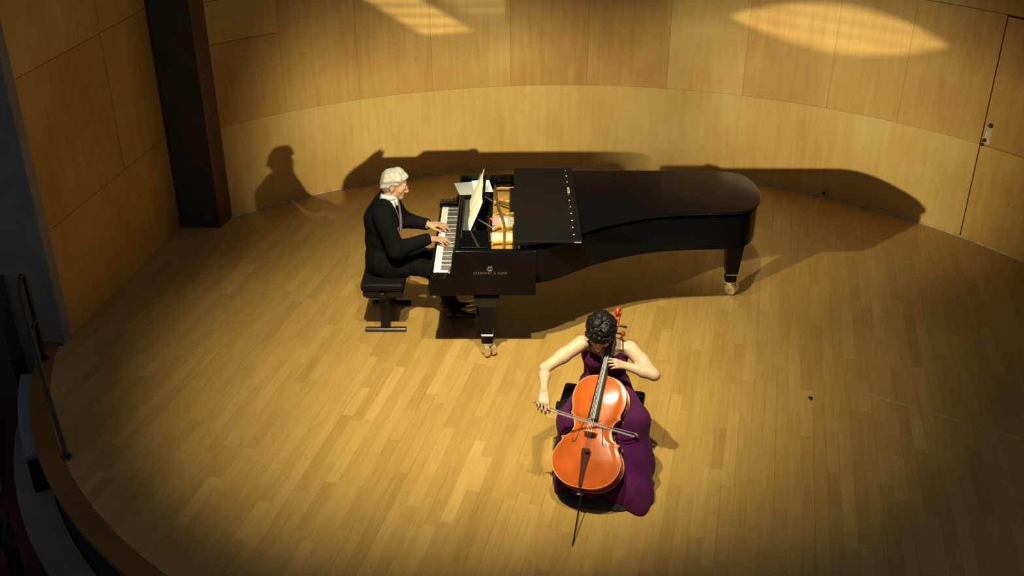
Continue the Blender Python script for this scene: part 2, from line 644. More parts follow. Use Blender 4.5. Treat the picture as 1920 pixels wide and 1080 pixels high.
for k in range(8):
    a0 = -43.9 + k * 15.0
    obj('panel', *curved(a0 + g, min(a0 + 15.0, 76) - g, 2.223, 3.44, WR, WR + 0.021), M_ply, wall_back, tone=0.42 + 0.03 * (k % 3))
    obj('panel', *curved(a0 + g, min(a0 + 15.0, 76) - g, 3.445, WH, WR, WR + 0.021), M_ply, wall_back, tone=0.45)
obj('panel', *curved(60.4, 76, 0.0, SE - 0.0012, WR, WR + 0.021), M_ply, wall_back, tone=0.58)
obj('panel', *curved(60.4, 76, SE + 0.0012, 2.217, WR, WR + 0.021), M_ply, wall_back, tone=0.46)
bb = obj('baseboard_back', *curved(-43.9, 76, 0.0, 0.016, WR - 0.012, WR - 0.001, 2), M_trim)
tag(bb, 'thin pale strip along the foot of the curved wall', kind='structure')

door = obj('door_1', *curved(50.75, 60.3, 0.004, 2.205, WR + 0.008, WR + 0.0215), M_gap)
tag(door, 'flush plywood door in the curved wall beside the stage right', kind='structure')
obj('door_panel', *curved(50.78, 60.27, 0.006, SE - 0.003, WR - 0.001, WR + 0.0075), M_ply, door, tone=0.56)
obj('door_panel', *curved(50.78, 60.27, SE + 0.003, 2.203, WR - 0.001, WR + 0.0075), M_ply, door, tone=0.40)


def wall_disc(deg, z, r, th_, m, name, parent, r0=None):
    p = wall_pt(deg, (r0 or WR) - 0.001)
    nrm = -np.array([math.sin(R(deg)), math.cos(R(deg)), 0])
    return obj(name, *vlathe([(r, 0), (r, th_ * 0.7), (r * 0.8, th_)], (p[0], p[1], z), nrm, 16), m, parent, True, angle=40)


def wall_box(d0, d1, z0, z1, t, m, name, parent):
    return obj(name, *curved(d0, d1, z0, z1, WR - t, WR - 0.0005), m, parent, tone=0.5)


wall_box(51.05, 51.75, 1.0, 1.17, 0.004, M_trim, 'lock_plate', door)
wall_disc(51.45, 1.185, 0.022, 0.02, M_rubber, 'lock_cylinder', door)
wall_disc(51.15, 1.035, 0.018, 0.03, M_rubber, 'door_knob', door)
wall_disc(50.95, 0.985, 0.016, 0.015, M_rubber, 'keyhole_cover', door)
p = wall_pt(33.8, WR - 0.012)
sock = empty('wall_socket', (p[0], p[1], 0.0), 'small round cable socket at the foot of the curved wall', 'socket')
nrm = -np.array([math.sin(R(33.8)), math.cos(R(33.8)), 0])
obj('socket_ring', *vlathe([(0.034, 0), (0.034, 0.02), (0.026, 0.026), (0.02, 0.022)], (p[0], p[1], 0.052), nrm, 18), M_trim, sock, True, angle=40)
obj('socket_core', *vlathe([(0.02, 0.018), (0.018, 0.0235)], (p[0], p[1], 0.052), nrm, 14), M_rubber, sock)

# left wall: two rows of big plywood panels on a straight wall
ld = (LW_B - LW_A) / np.linalg.norm(LW_B - LW_A)
ln_ = np.array([ld[1], -ld[0]])         # faces the stage
LL = np.linalg.norm(LW_B - LW_A)


def leftbox(t0, t1, z0, z1, d0, d1):
    c = [LW_A + ld * t0 - ln_ * d0, LW_A + ld * t1 - ln_ * d0, LW_A + ld * t1 - ln_ * d1, LW_A + ld * t0 - ln_ * d1]
    return vprism(c, z0, z1)


wall_left = obj('wall_left', *leftbox(0.0, LL + 0.25, -0.1, WH, 0.022, 0.20), M_slate)
tag(wall_left, 'straight plywood-clad side wall left of the stage', kind='structure')
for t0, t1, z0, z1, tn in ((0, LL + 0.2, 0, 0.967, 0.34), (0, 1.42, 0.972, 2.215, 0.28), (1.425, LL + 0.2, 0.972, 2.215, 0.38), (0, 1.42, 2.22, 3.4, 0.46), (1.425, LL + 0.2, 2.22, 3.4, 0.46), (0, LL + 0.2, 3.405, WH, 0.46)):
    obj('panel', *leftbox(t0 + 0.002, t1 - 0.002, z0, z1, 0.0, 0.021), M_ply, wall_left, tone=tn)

# dark column between the two walls
colp = [(-3.398, 1.82), (-3.355, 1.80), (-2.985, 1.775), (-2.905, 2.10), (-3.0, 2.35), (-3.5, 2.3)]
column = obj('wall_column', *vprism(colp, -0.1, WH), M_column)
tag(column, 'dark painted column in the corner between the plywood walls', kind='structure')
obj('column_side', *vprism([(-2.983, 1.776), (-2.903, 2.10), (-2.897, 2.098), (-2.976, 1.772)], 0, WH), M_colred, column)

# concrete end of the left wall and the side steps beyond it
e0 = LW_A - ld * 0.0
pier = obj('wall_side', *vprism([(LW_A[0] + 0.0, LW_A[1] - 0.02), (LW_A[0] + 0.02, LW_A[1] + 0.08), (-4.35, LW_A[1] + 0.18), (-4.40, LW_A[1] + 0.04)], -0.5, WH), M_slate)
tag(pier, 'grey concrete end of the side wall', kind='structure')
wl = obj('wall_wing', *vprism([(-4.12, -0.66), (-4.12, -0.44), (-6.5, -0.1), (-6.5, -0.3)], -0.5, 0.62), M_slate_dark)
tag(wl, 'low dark slate wall beside the stage steps', kind='structure')
fa = obj('floor_auditorium', *vprism([(-9, -9), (9, -9), (9, -0.2), (-9, -0.2)], -0.62, -0.5), M_carpet)
tag(fa, 'dark red carpet below the stage', kind='structure')
# grey kerb curving round the stage at carpet level
V, F = [], []
for k in range(NS + 1):
    a = R(184) + R(172) * k / NS
    d = np.array([math.cos(a), math.sin(a)])
    for r, z in ((FR - 0.02, -0.499), (FR - 0.02, -0.45), (FR + 0.22, -0.45), (FR + 0.22, -0.499)):
        p = FC + d * r
        V.append((p[0], p[1], z))
    if k < NS:
        for j in range(4):
            F.append((k * 4 + j, k * 4 + (j + 1) % 4, (k + 1) * 4 + (j + 1) % 4, (k + 1) * 4 + j))
kb = obj('trim_1', V, F, M_slate)
tag(kb, 'grey concrete kerb curving round the foot of the stage', kind='structure')

# ------------------------------------------------------------------ grand piano
PY0, PY1 = -0.745, 0.805         # near and far side of the case
RZ0, RZ1 = 0.695, 0.985
piano = empty('grand_piano', (0.7, 0.03, 0.0), 'long glossy black concert grand piano with its front lid folded back', 'piano')
curve = [(1.72, PY1), (1.88, PY1 - 0.012), (2.01, PY1 - 0.075), (2.075, 0.60), (2.095, 0.40), (2.08, 0.20), (2.03, 0.04), (1.93, -0.085), (1.80, -0.125), (1.5, -0.145), (1.25, -0.175), (1.05, -0.23), (0.85, -0.315), (0.68, -0.41), (0.54, -0.51), (0.40, -0.625), (0.27, -0.705), (0.14, PY0)]
sm = [np.array(q) for q in catmull(curve, 6)]
outline = [np.array([-0.45, PY1])] + sm + [np.array([-0.45, PY0])]       # far front -> tail -> near front


def offset(pts, d):
    n = len(pts)
    out = []
    for i in range(n):
        a, b, c = pts[i - 1], pts[i], pts[(i + 1) % n]
        t1 = (b - a) / (np.linalg.norm(b - a) + 1e-9)
        t2 = (c - b) / (np.linalg.norm(c - b) + 1e-9)
        n1 = np.array([-t1[1], t1[0]])
        n2 = np.array([-t2[1], t2[0]])
        m = n1 + n2
        m /= max(np.linalg.norm(m), 1e-6)
        out.append(b + m * d / max(0.5, m @ n1))
    return out


# rim: open-front shell
inner = offset(outline, -0.034)
inner[0] = np.array([-0.45, PY1 - 0.034])
inner[-1] = np.array([-0.45, PY0 + 0.034])
n = len(outline)
V, F = [], []
for i in range(n):
    for p, z in ((outline[i], RZ0), (outline[i], RZ1), (inner[i], RZ1), (inner[i], RZ0)):
        V.append((p[0], p[1], z))
    if i < n - 1:
        for j in range(4):
            F.append((i * 4 + j, i * 4 + (j + 1) % 4, (i + 1) * 4 + (j + 1) % 4, (i + 1) * 4 + j))
F.append((3, 2, 1, 0))
F.append(tuple((n - 1) * 4 + j for j in range(4)))
rim = obj('rim', V, F, M_lac, piano, True, angle=35)
obj('bottom_board', *vprism(offset(outline, -0.06), RZ0 + 0.01, RZ0 + 0.03), M_lacm, piano)
# beams under the case
for a, b in (((0.2, -0.62), (1.0, 0.6)), ((0.55, -0.4), (1.0, 0.6)), ((1.9, 0.3), (1.0, 0.6))):
    obj('beam', *vtube([(a[0], a[1], 0.68), (b[0], b[1], 0.68)], 0.035, 4), M_lacm, piano)
# key bed with the deep front block
obj('keybed', *vbox((-0.63, PY0 + 0.006, 0.585), (0.185, PY1 - 0.006, 0.694), 0.004), M_lac, piano)
obj('case_side', *vbox((-0.4497, PY0 - 0.013, 0.600), (0.186, PY0 - 0.0002, 0.986), 0.004, 2), M_lac, piano)
obj('key_slip', *vbox((-0.645, -0.66, 0.62), (-0.628, 0.66, 0.722), 0.003), M_lac, piano)


def arm(y0, y1):
    prof = [(-0.645, 0.60), (-0.655, 0.66), (-0.652, 0.715), (-0.635, 0.742), (-0.60, 0.748), (-0.54, 0.748), (-0.505, 0.760), (-0.482, 0.80), (-0.468, 0.87), (-0.462, 0.95), (-0.452, 0.985), (-0.4498, 0.985), (-0.4498, 0.60)]
    nn = len(prof)
    V = [(x, y0, z) for x, z in prof] + [(x, y1, z) for x, z in prof]
    F = [tuple(range(nn)), tuple(range(2 * nn - 1, nn - 1, -1))] + [(i, nn + i, nn + (i + 1) % nn, (i + 1) % nn) for i in range(nn)]
    return V, F


obj('arm', *arm(PY0 - 0.013, PY0 + 0.075), M_lac, piano, True, angle=30)
obj('arm', *arm(PY1 - 0.075, PY1), M_lac, piano, True, angle=30)
obj('key_block', *vbox((-0.635, PY0 + 0.076, 0.695), (-0.462, -0.632, 0.742), 0.008, 2), M_lac, piano)
obj('key_block', *vbox((-0.635, 0.652, 0.695), (-0.462, PY1 - 0.076, 0.762), 0.012, 2), M_lac, piano)
kb_ = obj('keyboard', *vbox((-0.615, -0.628, 0.6945), (-0.462, 0.648, 0.712)), M_maple, piano)
K0, K1 = -0.625, 0.645
kw = (K1 - K0) / 52
for i in range(52):
    y1 = K1 - i * kw
    obj('white_key', *vbox((-0.622, y1 - kw + 0.0006, 0.7125), (-0.464, y1 - 0.0006, 0.735), 0.0015), M_ivory, kb_)
seqs = []
for i in range(51):
    if 'ABCDEFG'[i % 7] in 'ACDFG':
        seqs.append(i)
for i in seqs:
    y = K1 - (i + 1) * kw
    obj('black_key', *vbox((-0.565, y - 0.0062, 0.7355), (-0.464, y + 0.0062, 0.7475), 0.0025), M_ebony, kb_)
obj('name_felt', *vbox((-0.4625, -0.63, 0.74), (-0.4555, 0.65, 0.752)), M_felt, piano)
# fallboard, front stretcher
obj('fallboard', *vbox((-0.455, PY0 + 0.077, 0.752), (-0.435, PY1 - 0.077, 0.93), 0.005), M_lac, piano)
obj('stretcher', *vbox((-0.434, PY0 + 0.077, 0.80), (-0.405, PY1 - 0.077, 0.935), 0.004), M_lac, piano)
# music shelf: side boards, sliding tray and raised desk
obj('music_shelf', *vbox((-0.404, -0.56, 0.905), (-0.19, -0.245, 0.925), 0.004), M_lac, piano)
obj('music_shelf', *vbox((-0.404, 0.42, 0.905), (-0.19, PY1 - 0.08, 0.93), 0.004), M_lac, piano)
tray = obj('desk_tray', *vbox((-0.403, -0.243, 0.893), (-0.30, 0.418, 0.908), 0.003), M_desk, piano)
# leaning desk board
dk_b, dk_t = np.array([-0.335, 0.91]), np.array([-0.235, 1.145])


def leaning(y0, y1, b, t, th0, th1):
    d = (t - b) / np.linalg.norm(t - b)
    nn = np.array([d[1], -d[0]])
    q = [b + nn * th0, t + nn * th0, t + nn * th1, b + nn * th1]
    V = [(p[0], y0, p[1]) for p in q] + [(p[0], y1, p[1]) for p in q]
    return np.array(V), [(0, 1, 2, 3), (7, 6, 5, 4), (0, 4, 5, 1), (1, 5, 6, 2), (2, 6, 7, 3), (3, 7, 4, 0)]


obj('music_desk', *leaning(-0.21, 0.50, dk_b, dk_t, 0.0, 0.016), M_lac, piano)
obj('desk_prop', *vtube([(-0.30, -0.13, 0.985), (-0.16, -0.17, 0.91)], 0.006, 8), M_steel, piano)
obj('desk_prop', *vtube([(-0.30, 0.40, 0.985), (-0.16, 0.36, 0.91)], 0.006, 8), M_steel, piano)
# interior: soundboard, gold plate with ribs, felt, pins, strings
plate = obj('iron_plate', *vbox((-0.20, PY0 + 0.037, 0.842), (0.12, PY1 - 0.037, 0.856), 0.002), M_gold, piano)
obj('soundboard', *vbox((-0.125, 0.44, 0.857), (-0.035, 0.60, 0.864)), M_sound, piano)
for k in range(3):
    obj('soundboard_rib', *vbox((-0.125, 0.465 + 0.045 * k, 0.8645), (-0.035, 0.472 + 0.045 * k, 0.872)), M_maple, piano)
obj('pin_block', *vbox((-0.205, PY0 + 0.038, 0.857), (-0.165, PY1 - 0.04, 0.873), 0.002), M_lacm, piano)
M_bronze = mat('bronze_bar', (0.30, 0.17, 0.045), 0.4, metal=0.5, var=0.1)
for y, h, t in ((0.70, 0.890, 0.007), (0.405, 0.893, 0.007), (0.425, 0.888, 0.006), (0.145, 0.893, 0.006), (-0.12, 0.895, 0.008), (-0.395, 0.895, 0.008), (-0.60, 0.885, 0.007)):
    wv = 0.016 if y in (0.405, 0.145, -0.12) else 0.002
    pth = catmull([(-0.165, y - wv, 0.862), (-0.145, y - wv, h - 0.006), (-0.09, y + wv, h), (-0.04, y - wv * 0.6, h), (0.03, y + wv * 0.5, h), (0.29, y, h)], 6)
    obj('plate_rib', *vtube(pth, [t] * len(pth), 8, flat=((0, 0, 1), 2.2)), M_gold, piano, True)
pth = catmull([(-0.150, 0.73, 0.905), (-0.138, 0.50, 0.908), (-0.118, 0.28, 0.910), (-0.085, 0.05, 0.912), (-0.065, -0.12, 0.912), (-0.062, -0.38, 0.910), (-0.066, -0.64, 0.903)], 8)
obj('plate_bar', *vtube(pth, 0.011, 10, flat=((0, 0, 1), 1.4)), M_bronze, piano, True)
obj('plate_bar', *vtube(catmull([(-0.105, 0.37, 0.905), (-0.04, 0.31, 0.905), (0.10, 0.22, 0.905)], 6), 0.012, 10), M_bronze, piano, True)
M_pink = mat('pink_felt', (0.62, 0.16, 0.14), 0.95, var=0.15, vscale=40)
for a, b, wd, mm in (((-0.165, 0.10), (-0.09, -0.085), 0.026, M_felt), ((-0.145, -0.205), (-0.145, -0.345), 0.030, M_pink), ((-0.100, -0.195), (-0.096, -0.345), 0.010, M_felt)):
    a, b = np.array(a), np.array(b)
    d = (b - a) / np.linalg.norm(b - a)
    nn = np.array([-d[1], d[0]]) * wd
    obj('felt_strip', *vprism([a - nn, b - nn, b + nn, a + nn], 0.8565, 0.880), mm, piano)
obj('bass_bridge', *vbox((-0.115, -0.085, 0.857), (-0.035, 0.115, 0.868), 0.002), M_paperw, piano)
obj('treble_bridge', *vbox((-0.055, -0.665, 0.857), (0.02, -0.615, 0.868), 0.002), M_paperw, piano)
rg = random.Random(3)
parts = []
for i in range(96):
    y = -0.36 + i * 0.0050
    x = -0.185 + 0.012 * ((i % 3) - 1) - 0.0002 * i
    parts.append(vtube([(x, y, 0.873), (x, y, 0.893)], 0.0032, 6))
tag(obj('tuning_pins', *merge(parts), M_steel, piano), kind='stuff')
parts = []
for i in range(28):
    y = -0.08 + i * 0.0075
    parts.append(vtube([(-0.165, y + 0.02, 0.885), (0.28, y - 0.08, 0.881)], 0.0010, 4, caps=False))
for i in range(20):
    y = -0.37 + i * 0.0085
    parts.append(vtube([(-0.165, y, 0.885), (0.28, y - 0.02, 0.881)], 0.0010, 4, caps=False))
tag(obj('strings', *merge(parts), M_copper, piano), kind='stuff')
parts = []
for i in range(40):
    y = -0.62 + i * 0.013
    if abs(y + 0.40) < 0.02 or abs(y + 0.115) < 0.02:
        continue
    parts.append(vbox((0.005, y - 0.0035, 0.888), (0.05, y + 0.0035, 0.925)))
for i in range(36):
    parts.append(vbox((-0.02, 0.18 + i * 0.013, 0.89), (0.05, 0.187 + i * 0.013, 0.922)))
tag(obj('dampers', *merge(parts), M_ebony, piano), kind='stuff')

# lid, a little open on a short prop: hinge along the far side
TILT = R(1.7)
HY, HZ = PY1, RZ1 + 0.004


def tilt(V):
    V = np.array(V, float)
    y, z = V[:, 1] - HY, V[:, 2] - HZ
    V[:, 1] = HY + y * math.cos(TILT) + z * math.sin(TILT)
    V[:, 2] = HZ - y * math.sin(TILT) + z * math.cos(TILT)
    return V


lo = offset(outline, 0.022)
lo = [np.array([0.02, PY1 + 0.022])] + [p for p in lo if p[0] > 0.05] + [np.array([0.02, PY0 - 0.022])]


def rounded_prism(pts, z0, z1, bev):
    k = [(-bev, z0), (0, z0 + bev), (0, z1 - bev), (-bev, z1)]
    V = []
    for d, z in k:
        for p in offset(pts, d):
            V.append((p[0], p[1], z))
    n = len(pts)
    F = [tuple(range(n - 1, -1, -1)) if False else tuple(range(n)), tuple(range(4 * n - 1, 3 * n - 1, -1))]
    for j in range(3):
        for i in range(n):
            F.append((j * n + i, (j + 1) * n + i, (j + 1) * n + (i + 1) % n, j * n + (i + 1) % n))
    return np.array(V), F


V, F = rounded_prism(lo, RZ1 + 0.006, RZ1 + 0.026, 0.006)
lid = obj('main_lid', tilt(V), F, M_lac, piano, True, angle=28)
V, F = vbox((0.015, PY0 - 0.02, RZ1 + 0.0275), (0.535, PY1 + 0.02, RZ1 + 0.047), 0.004, 2)
flap = obj('front_lid', tilt(V), F, M_lacm, piano)
for i in range(11):
    y = PY1 - 0.04 - i * 0.142
    V, F = vlathe([(0.009, 0), (0.009, 0.005), (0.005, 0.008)], (0.478, y, RZ1 + 0.047), (0, 0, 1), 10)
    obj('lid_bumper', tilt(V), F, M_silver, flap, True)
V, F = vbox((0.47, 0.23, RZ1 + 0.047), (0.492, 0.33, RZ1 + 0.051), 0.001)
obj('lock_plate', tilt(V), F, M_brass, flap)
V, F = vbox((0.44, PY1 + 0.02, RZ1 + 0.030), (0.50, PY1 + 0.06, RZ1 + 0.046), 0.003)
obj('hinge_tab', tilt(V), F, M_black, flap)
V, F = vtube([(0.475, PY0 - 0.024, RZ1 + 0.036), (0.53, PY0 - 0.024, RZ1 + 0.036)], 0.004, 6)
obj('lid_hook', tilt(V), F, M_steel, flap)
obj('edge_bead', *vtube([(-0.447, PY0 - 0.0105, RZ1 - 0.001), (0.184, PY0 - 0.0105, RZ1 - 0.001)], 0.0042, 12), M_lac, piano, True, angle=60)
lnear = [p for p in lo if p[1] < 0.0 and p[0] > 0.3]
V, F = vtube([(p[0], p[1], RZ1 + 0.016) for p in offset(lnear, 0.0)[1:-1]], 0.0095, 12)
obj('lid_edge', tilt(V), F, M_lac, piano, True, angle=60)
obj('lid_prop', *vtube([(0.10, PY0 + 0.035, RZ1), (0.11, PY0 + 0.03, RZ1 + 0.056)], [0.022, 0.016], 10), M_lac, piano, True)
obj('lid_prop', *vbox((0.06, PY0 + 0.012, RZ1), (0.16, PY0 + 0.06, RZ1 + 0.012), 0.003), M_lac, piano)


def pleg(x, y, top, tdx):
    """tapered square leg with a collar and a brass double-wheel caster"""
    V = []
    prof = [(0.130, 0.52), (0.145, 0.56), (0.16, top)] if False else [(0.052, 0.20), (0.058, 0.26), (0.085, top - 0.10), (0.105, top - 0.045), (0.125, top)]
    parts = []
    F = []
    for i, (h, z) in enumerate(prof):
        for sx, sy in ((-1, -1), (1, -1), (1, 1), (-1, 1)):
            V.append((x + sx * h * tdx, y + sy * h, z))
        if i:
            for k in range(4):
                a, b = (i - 1) * 4 + k, (i - 1) * 4 + (k + 1) % 4
                F.append((a, b, b + 4, a + 4))
    F.append((3, 2, 1, 0))
    F.append(tuple(len(V) - 4 + k for k in range(4)))
    l = obj('leg', V, F, M_lac, piano)
    obj('leg_ring', *vbox((x - 0.047, y - 0.056, 0.195), (x + 0.047, y + 0.056, 0.209), 0.003), M_steel, l)
    obj('leg_cuff', *vbox((x - 0.046, y - 0.055, 0.125), (x + 0.046, y + 0.055, 0.194), 0.006), M_lacm, l)
    return l


def caster(l, x, y, ang):
    c, s = math.cos(ang), math.sin(ang)
    off = np.array([c * 0.025, s * 0.025])
    ax = np.array([-s, c, 0])
    o = np.array([x + off[0], y + off[1], 0.0])
    obj('caster_fork', *vlathe([(0.054, 0.124), (0.056, 0.112), (0.050, 0.104), (0.040, 0.085)], (x, y, 0), (0, 0, 1), 20), M_brass, l, True, angle=40)
    for sgn in (-1, 1):
        cc = o + ax * sgn * 0.008 + np.array([0, 0, 0.054])
        obj('caster_wheel', *vlathe([(0.014, 0.0), (0.046, 0.002), (0.054, 0.009), (0.054, 0.034), (0.047, 0.041), (0.036, 0.042), (0.032, 0.037), (0.010, 0.038)], cc, ax * sgn, 24), M_brass, l, True, angle=40)
    obj('caster_axle', *vtube([o + np.array([0, 0, 0.054]) - ax * 0.056, o + np.array([0, 0, 0.054]) + ax * 0.056], 0.013, 12), M_brass, l, True)


l1 = pleg(-0.20, -0.655, 0.584, 0.80)
caster(l1, -0.20, -0.655, R(-60))
l2 = pleg(-0.20, 0.69, 0.584, 0.80)
caster(l2, -0.20, 0.69, R(40))
l3 = pleg(1.965, 0.40, RZ0 + 0.009, 1.0)
caster(l3, 1.965, 0.40, R(-35))
# pedal lyre
lyre = obj('pedal_lyre', *vbox((-0.30, -0.14, 0.055), (-0.17, 0.20, 0.155), 0.012, 2), M_lac, piano)
for y in (-0.06, 0.12):
    obj('lyre_post', *vtube(catmull([(-0.24, y, 0.15), (-0.235, y + (0.03 if y > 0 else -0.03), 0.30), (-0.23, y, 0.44), (-0.225, y, 0.584)], 5), [0.024] * 16, 10), M_lac, lyre, True)
for y in (-0.05, 0.03, 0.11):
    obj('pedal', *vtube([(-0.29, y, 0.07), (-0.35, y, 0.062), (-0.40, y, 0.055)], [0.012, 0.016, 0.02], 10, flat=((0, 0, 1), 0.4)), M_brass, lyre, True)

# maker's lettering and lyre emblem on the near side of the case


def letters(body, x0, x1, z, y, h, m, parent, name):
    cu = bpy.data.curves.new('lettering_curve', 'FONT')
    cu.body = body
    cu.size = 1.0
    cu.space_character = 1.25
    cu.extrude = 0.0
    to = bpy.data.objects.new('lettering_tmp', cu)
    COL.objects.link(to)
    bpy.context.view_layer.update()
    dg = bpy.context.evaluated_depsgraph_get()
    me = bpy.data.meshes.new_from_object(to.evaluated_get(dg))
    P = np.array([v.co[:] for v in me.vertices])
    F = [tuple(p.vertices) for p in me.polygons]
    bpy.data.objects.remove(to)
    bpy.data.meshes.remove(me)
    lo_, hi_ = P.min(0), P.max(0)
    X = x0 + (P[:, 0] - lo_[0]) / (hi_[0] - lo_[0]) * (x1 - x0)
    Z = z + (P[:, 1] - lo_[1]) / (hi_[1] - lo_[1]) * h
    return obj(name, np.stack([X, np.full(len(X), y), Z], 1), F, m, parent)


M_letter = mat('brass_inlay', (0.20, 0.18, 0.15), 0.45, metal=0.3)
letters('STEINWAY & SONS', -0.298, -0.041, 0.788, PY0 - 0.0142, 0.021, M_letter, piano, 'lettering')
parts = []
ey = PY0 - 0.015
for sgn in (-1, 1):
    parts.append(vtube(catmull([(-0.172 + sgn * 0.004, ey, 0.818), (-0.172 + sgn * 0.018, ey, 0.826), (-0.172 + sgn * 0.018, ey, 0.838), (-0.172 + sgn * 0.010, ey, 0.848), (-0.172 + sgn * 0.013, ey, 0.858)], 4), 0.0032, 6))
for x in (-0.178, -0.172, -0.166):
    parts.append(vtube([(x, ey, 0.822), (x, ey, 0.852)], 0.0016, 5))
parts.append(vtube([(-0.186, ey, 0.852), (-0.158, ey, 0.852)], 0.0026, 6))
parts.append(vtube([(-0.184, ey, 0.818), (-0.160, ey, 0.818)], 0.004, 6))
obj('lyre_emblem', *merge(parts), M_letter, piano)

# ------------------------------------------------------------------ sheet music
book = empty('music_book', (-0.345, 0.10, 0.91), 'open cream music book leaning on the piano music desk', 'music book')


def page(y0, y1, b, t, bulge, m, name, parent, sgn):
    d = (t - b) / np.linalg.norm(t - b)
    nn = np.array([-d[1], d[0]])
    V, F = [], []
    K = 10
    for i in range(K + 1):
        u = i / K
        off_ = 0.003 + bulge * math.sin(math.pi * u) * (0.6 + 0.4 * u) + 0.004 * (1 - u)
        y = y0 + (y1 - y0) * u
        for q, o2 in ((b, off_), (t, off_ * 0.8), (t, off_ * 0.8 + 0.003), (b, off_ + 0.003)):
            p = q + nn * o2
            V.append((p[0], y, p[1]))
        if i < K:
            for j in range(4):
                F.append((i * 4 + j, i * 4 + (j + 1) % 4, (i + 1) * 4 + (j + 1) % 4, (i + 1) * 4 + j))
    F += [(0, 1, 2, 3), (K * 4 + 3, K * 4 + 2, K * 4 + 1, K * 4)]
    return obj(name, V, F, m, parent, True, angle=40)


bb0, bt0 = np.array([-0.345, 0.912]), np.array([-0.235, 1.165])
page(0.14, -0.23, bb0, bt0, 0.012, M_paper, 'page', book, 1)
page(0.15, 0.48, bb0, bt0, 0.014, M_paper, 'page', book, 1)
page(-0.215, -0.25, bb0 + np.array([0.004, 0]), bt0 + np.array([-0.01, -0.02]), 0.002, M_paperw, 'loose_page', book, 1)
M_ink = mat('music_ink', (0.50, 0.47, 0.36), 0.8)
d = (bt0 - bb0) / np.linalg.norm(bt0 - bb0)
nn_ = np.array([-d[1], d[0]])
parts = []
for pg in ((-0.20, 0.11), (0.18, 0.45)):
    for r_ in range(6):
        for q_ in range(5):
            c_ = bb0 + d * (0.035 + r_ * 0.037 + q_ * 0.004) + nn_ * 0.0225
            parts.append(vbox((c_[0] - 0.0003, pg[0], c_[1] - 0.0004), (c_[0] + 0.0003, pg[1], c_[1] + 0.0004)))
tag(obj('printed_staves', *merge(parts), M_ink, book), kind='stuff')


def sheet(name, c, m, z, label, t=0.004, cat='sheet music', sag=0.0):
    V = [(p[0], p[1], z + (sag if i in (0, 1) else 0)) for i, p in enumerate(c)] + [(p[0], p[1], z + t + (sag if i in (0, 1) else 0)) for i, p in enumerate(c)]
    F = [(3, 2, 1, 0), (4, 5, 6, 7)] + [(i, (i + 1) % 4, 4 + (i + 1) % 4, 4 + i) for i in range(4)]
    o = obj(name, V, F, m)
    return tag(o, label, cat)


sheet('sheet_music', [(-0.515, 0.70), (-0.455, 0.445), (-0.305, 0.455), (-0.335, 0.735)], M_paperg, 0.9375, 'grey-green music folder lying flat at the far end of the piano desk, over the edge')
sheet('sheet_music', [(-0.33, 0.50), (-0.165, 0.50), (-0.205, 0.76), (-0.36, 0.745)], M_paperw, 0.943, 'bright white loose sheet lying behind the open music book', t=0.003)

# ------------------------------------------------------------------ benches
def bench(cx, cy, ang, L, D, zt, label, style):
    b = empty('piano_bench', (cx, cy, 0), label, 'bench')
    def part(nm, V, F, m, par=None, smooth=False):
        return obj(nm, rotz(V, (cx, cy), ang), F, m, par or b, smooth, angle=40 if smooth else None)
    # L along local x, D along local y
    part('seat_pad', *vbox((cx - L / 2, cy - D / 2, zt - 0.07), (cx + L / 2, cy + D / 2, zt), 0.022, 3), M_pad, None, True)
    part('seat_frame', *vbox((cx - L / 2 + 0.015, cy - D / 2 + 0.015, zt - 0.125), (cx + L / 2 - 0.015, cy + D / 2 - 0.015, zt - 0.0705), 0.004), M_black)
    for s in (-1, 1):
        V, F = vlathe([(0.011, 0.0), (0.011, 0.02), (0.030, 0.022), (0.032, 0.03), (0.032, 0.042), (0.026, 0.048)], (cx + s * (L / 2 - 0.015), cy, zt - 0.098), (s, 0, 0), 18)
        part('height_knob', V, F, M_black, None, True)
    if style == 'legs':
        for sx in (-1, 1):
            for sy in (-1, 1):
                x, y = cx + sx * (L / 2 - 0.045), cy + sy * (D / 2 - 0.045)
                V, F = vtube([(x, y, zt - 0.126), (x, y, 0.02), (x, y, 0.0)], [0.026, 0.019, 0.019], 4)
                part('leg', V, F, M_black)
    else:
        for s in (-1, 1):
            x = cx + s * (L / 2 - 0.075)
            part('post', *vbox((x - 0.018, cy - 0.04, 0.036), (x + 0.018, cy + 0.04, zt - 0.126), 0.004), M_black)
            part('foot_bar', *vbox((x - 0.022, cy - 0.175, 0.0), (x + 0.022, cy + 0.175, 0.035), 0.006), M_base)
            part('post_bracket', *vbox((x - 0.024, cy - 0.15, zt - 0.155), (x + 0.024, cy + 0.15, zt - 0.126), 0.004), M_black)
        part('stretcher', *vbox((cx - L / 2 + 0.09, cy - 0.02, 0.10), (cx + L / 2 - 0.09, cy + 0.02, 0.13), 0.004), M_black)
    return b


bench(-1.07, -0.04, R(90), 0.65, 0.36, 0.485, 'black padded bench on T-shaped feet under the seated pianist', 'tee')
bench(0.62, -1.985, R(-12.3), 0.57, 0.34, 0.455, 'black padded bench with side knobs under the cellist', 'legs')

# ------------------------------------------------------------------ cello
CE = np.array([0.352, -2.95, 0.0])
CS = np.array([0.722, -1.80, 1.07])
CL = np.linalg.norm(CS - CE)
ca = (CS - CE) / CL
cn = np.array([0, -0.68, 0.73])
cn -= ca * (cn @ ca)
cn /= np.linalg.norm(cn)
cr_ = np.cross(ca, cn)
if cr_[0] < 0:
    cr_ = -cr_
_t = R(-16)
cn, cr_ = cn * math.cos(_t) + cr_ * math.sin(_t), cr_ * math.cos(_t) - cn * math.sin(_t)
EP = 0.375                     # height of the body's foot above the floor point, along the axis


def CW(x, s, z):
    return CE + ca * (s + EP) + cr_ * x + cn * z


def cellopts(P):
    return np.array([CW(*p) for p in P])


